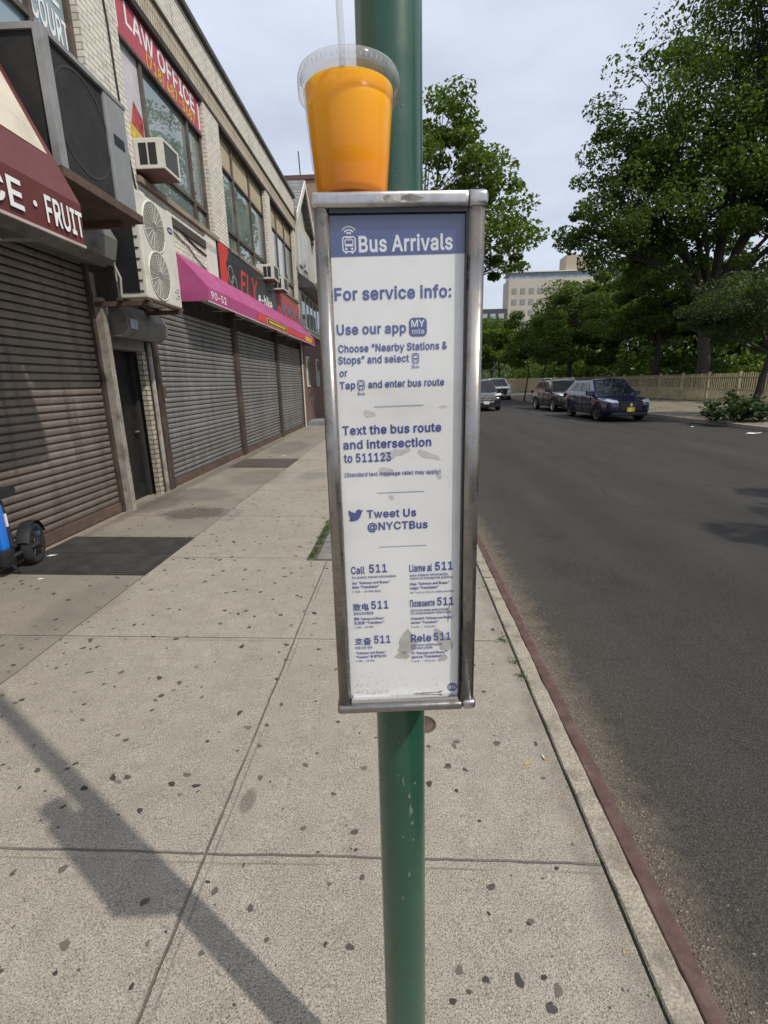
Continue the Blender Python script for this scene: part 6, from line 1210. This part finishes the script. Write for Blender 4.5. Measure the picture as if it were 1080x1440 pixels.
def blades(mb, x, y, n, spread, h, rr, z0=None):
    for k in range(n):
        a = rr.uniform(0, 6.28); q = abs(rr.gauss(0, spread)); bx, by = x + q * math.cos(a), y + q * math.sin(a) * 1.4; bz = (gz(bx) if z0 is None else z0) - .004
        hh = h * rr.uniform(.5, 1.25); l = rr.uniform(.1, .8); a2 = rr.uniform(0, 6.28); w_ = h * .10 * rr.uniform(.7, 1.6); dx, dy = math.cos(a2), math.sin(a2)
        mb.add([(bx - dy * w_ * .5, by + dx * w_ * .5, bz), (bx + dy * w_ * .5, by - dx * w_ * .5, bz), (bx + dx * hh * l * .45 + dy * w_ * .6, by + dy * hh * l * .45 - dx * w_ * .6, bz + hh * .6), (bx + dx * hh * l, by + dy * hh * l, bz + hh * (1 - .35 * l)), (bx + dx * hh * l * .45 - dy * w_ * .6, by + dy * hh * l * .45 + dx * w_ * .6, bz + hh * .6)], [(0, 1, 2, 4), (4, 2, 3)])
m_weed = leaf_mat('weed blades', (.055, .12, .022), (.13, .21, .05), .25)
gb = MB(); r = random.Random(4)
for k in range(70):
    y = r.uniform(4.30, 5.66); blades(gb, -.845 + r.gauss(0, .016), y, 12, .014, r.choice((.02, .028, .035)), r)
tag(build(gb, 'grass', m_weed, None, recalc=False), 'short green grass growing along the left edge of the paved tree pit', 'grass', None, 'stuff')
weeds = [(.622, 2.86, 34, .026, 'largest weed clump in the kerb joint, lower right of the case'), (.640, 2.60, 30, .024, 'weed clump in the kerb joint just below the largest clump'), (.645, 2.46, 26, .020, 'low broad weed clump third along the kerb joint'), (.650, 1.68, 14, .012, 'sparse weed tuft in the kerb joint near the cigarette butt'), (.652, 1.37, 16, .012, 'small yellowish weed tuft where the cross joint meets the kerb'), (.655, .975, 12, .010, 'tiny weed sprout in the kerb joint nearest the viewer'), (.63, 3.15, 14, .02, 'thin weed tuft in the kerb joint beyond the largest clump'), (.64, 3.7, 20, .012, 'distant weed tuft in the kerb joint beside the bottom of the case')]
for x, y, n, sp_, lab in weeds:
    b = MB(); blades(b, x, y, n * 2, sp_, .034 if n > 20 else .022, r, -.008); o = build(b, 'weed', m_weed, None, recalc=False); tag(o, lab, 'weed', 'weeds in the kerb joint')
bt = thing('cigarette_butt', 'orange and white cigarette butt on the sidewalk close to the kerb', 'cigarette butt', gpt(.597, 1.835, .004))
build(MB().tube([gpt(.600, 1.823, .005), gpt(.598, 1.832, .005)], .0038, 8), 'filter', mat('orange filter paper', (.50, .26, .09), .8), bt)
build(MB().tube([gpt(.598, 1.832, .005), gpt(.594, 1.852, .005)], .0037, 8), 'paper', m_white, bt)
def leafbit(x, y, s, a, label, m, z=None):
    b = MB(); vs = [];
    for u, v, h in ((-1, 0, .1), (-.3, .35, .25), (.5, .28, .1), (1, 0, .3), (.5, -.3, .15), (-.3, -.32, .05), (0, 0, .0)):
        X_, Y_ = u * s, v * s; xx, yy = x + X_ * math.cos(a) - Y_ * math.sin(a), y + X_ * math.sin(a) + Y_ * math.cos(a); vs.append((xx, yy, (gz(xx) if z is None else z) + .002 + h * s * .5))
    b.add(vs, [(0, 1, 6), (1, 2, 6), (2, 3, 6), (3, 4, 6), (4, 5, 6), (5, 0, 6)]); tag(build(b, 'dry_leaf' if 'leaf' in label else 'paper_scrap', m, None), label, 'leaf' if 'leaf' in label else 'litter')
m_dry = mat('dry yellow leaf', (.38, .27, .10), .8, var=.25)
leafbit(.521, 1.805, .022, .5, 'curled dry yellow leaf on the sidewalk left of the cigarette butt', m_dry)
leafbit(.617, 1.08, .010, 1.2, 'tiny dry leaf at the kerb joint near the bottom edge', m_dry)
m_scrap = mat('white litter', (.62, .62, .60), .8, var=.05)
leafbit(10.42, 15.15, .26, .1, 'flat white paper scrap lying by the far kerb at the right edge', m_scrap, -.128)
leafbit(10.0, 17.6, .12, .8, 'small white paper scrap on the road left of the larger scrap', m_scrap, -.128)
leafbit(-3.28, 4.30, .05, .4, 'small white paper scrap on the hatch beside the bike wheel', m_scrap, .10)
leafbit(-3.02, 3.78, .035, .2, 'thin white paper scrap on the sidewalk below the hatch', m_scrap)
leafbit(-2.6, 10.9, .07, .2, 'white paper scrap beside the farther brown hatch', m_scrap)
vc = thing('valve_cover', 'small round rust brown iron valve cover in the sidewalk behind the green pole', 'cover', gpt(.085, 2.045))
cv = MB(); cv.lathe([(0, .004), (.048, .004), (.050, .002), (.050, -.01)], gpt(.085, 2.045), 32); build(cv, 'lid', m_rust, vc)
cv = MB(); cv.lathe([(.053, -.01), (.053, .004), (.062, .003), (.064, -.01)], gpt(.085, 2.045), 32); build(cv, 'rim', m_rust, vc)

# ------------------------------------------------------------------ small electric bike leaning by the first shutter
eb = thing('electric_bike', 'small black electric bike with bright blue seat battery parked against the taupe shutter', 'bike', (-3.36, 3.8, .085))
GZ = .085; RX, RY = -3.325, 4.15
m_blu = mat('bright blue battery shell', (.010, .16, .62), .25, var=.04, Coat_Weight=.6)
TL = Matrix.Translation((RX, RY, GZ + .19)) @ Matrix.Rotation(.32, 4, 'Z')
def at(mb): return mb.xf(TL)
wh = build(at(MB().lathe([(.125, -.035), (.175, -.04), (.19, -.02), (.19, .02), (.175, .04), (.125, .035), (.118, 0)], (0, 0, 0), 32, 'x', True)), 'wheel', m_tyre, eb)
rb = MB(); rb.lathe([(.128, .02), (.120, .028), (.045, .03), (.04, .045), (0, .045)], (0, 0, 0), 28, 'x'); rb.lathe([(.128, -.02), (.120, -.028), (.045, -.03), (0, -.045)], (0, 0, 0), 28, 'x'); build(at(rb), 'rim', m_dark, wh)
build(at(MB().box(.03, .05, .03, .075, .06, .095, .006)), 'brake_caliper', mat('dull blue caliper', (.02, .08, .25), .4), wh)
sk = MB()
for k in range(10): q = 2 * PI * k / 10; sk.tube([(.034, .04 * math.cos(q), .04 * math.sin(q)), (.030, .122 * math.cos(q + .12), .122 * math.sin(q + .12))], .007, 6)
sk.lathe([(.055, .040), (.075, .042), (.075, .038)], (0, 0, 0), 24, 'x'); build(at(sk), 'spokes', m_dark, wh)
fd_ = MB(); vs = []; fs = []
for k in range(11):
    q = PI * (.10 + .80 * k / 10)
    for xx in (-.05, 0, .05): vs.append((xx, .215 * math.cos(q), .215 * math.sin(q) - .012 * (xx != 0)))
for k in range(10):
    for j in range(2): fs.append((k * 3 + j, k * 3 + j + 1, k * 3 + j + 4, k * 3 + j + 3))
fd_.add(vs, fs, True); build(at(fd_), 'fender', m_dark, eb)
SX, SY = -3.352, 3.845
fr2 = MB(); fr2.box(SX - .07, SX + .065, SY - .09, SY + .06, GZ + .10, GZ + .24, .03); fr2.tube([(RX + .055, RY, GZ + .19), (SX + .05, SY + .03, GZ + .16)], .018, 8); fr2.tube([(RX - .055, RY - .02, GZ + .19), (SX - .05, SY + .03, GZ + .16)], .018, 8)
fr2.tube([(SX, SY - .05, GZ + .17), (SX - .02, SY - .45, GZ + .16), (SX - .03, SY - .62, GZ + .42)], .035, 10); fr2.tube([(SX - .03, SY - .62, GZ + .40), (SX - .03, SY - .56, GZ + .98)], .022, 10)
fr2.tube([(SX + .05, SY + .055, GZ + .24), (SX + .012, SY + .065, GZ + .64)], .018, 8); fr2.tube([(RX, RY - .06, GZ + .30), (SX + .03, SY + .07, GZ + .22)], .022, 8)
build(fr2, 'frame', m_dark, eb)
build(MB().box(SX - .055, SX + .05, SY - .05, SY + .04, GZ + .225, GZ + .635, .03), 'battery', m_blu, eb)
lb_ = MB(); lb_.box(SX + .035, SX + .052, SY + .042, SY + .058, GZ + .42, GZ + .53); build(lb_, 'white_label', m_white, eb)
sdl = MB(); sdl.prism([(SY - .19, GZ + .655), (SY + .13, GZ + .665), (SY + .175, GZ + .70), (SY + .17, GZ + .735), (SY + .05, GZ + .725), (SY - .18, GZ + .715)], SX - .085, SX + .08, 'x'); build(sdl, 'saddle', m_black, eb)
kb = MB(); kb.tube([(SX + .02, SY - .02, GZ + .15), (SX + .09, SY + .05, GZ + .0)], .011, 8); build(kb, 'kickstand', m_dark, eb)
fwx, fwy = SX - .035, SY - .66
fw_ = build(MB().lathe([(.125, -.035), (.175, -.04), (.19, -.02), (.19, .02), (.175, .04), (.125, .035), (.118, 0)], (fwx, fwy, GZ + .19), 32, 'x', True), 'wheel', m_tyre, eb)
build(MB().lathe([(.128, .02), (.045, .03), (0, .045)], (fwx, fwy, GZ + .19), 24, 'x').lathe([(.128, -.02), (.045, -.03), (0, -.045)], (fwx, fwy, GZ + .19), 24, 'x'), 'rim', m_dark, fw_)
build(MB().tube([(fwx, fwy + .10, GZ + .98), (fwx + .1, fwy + .10, GZ + 1.0), (fwx + .28, fwy + .15, GZ + 1.0)], .014, 8).tube([(fwx, fwy + .10, GZ + .98), (fwx - .08, fwy + .10, GZ + 1.0)], .014, 8), 'handlebar', m_dark, eb)
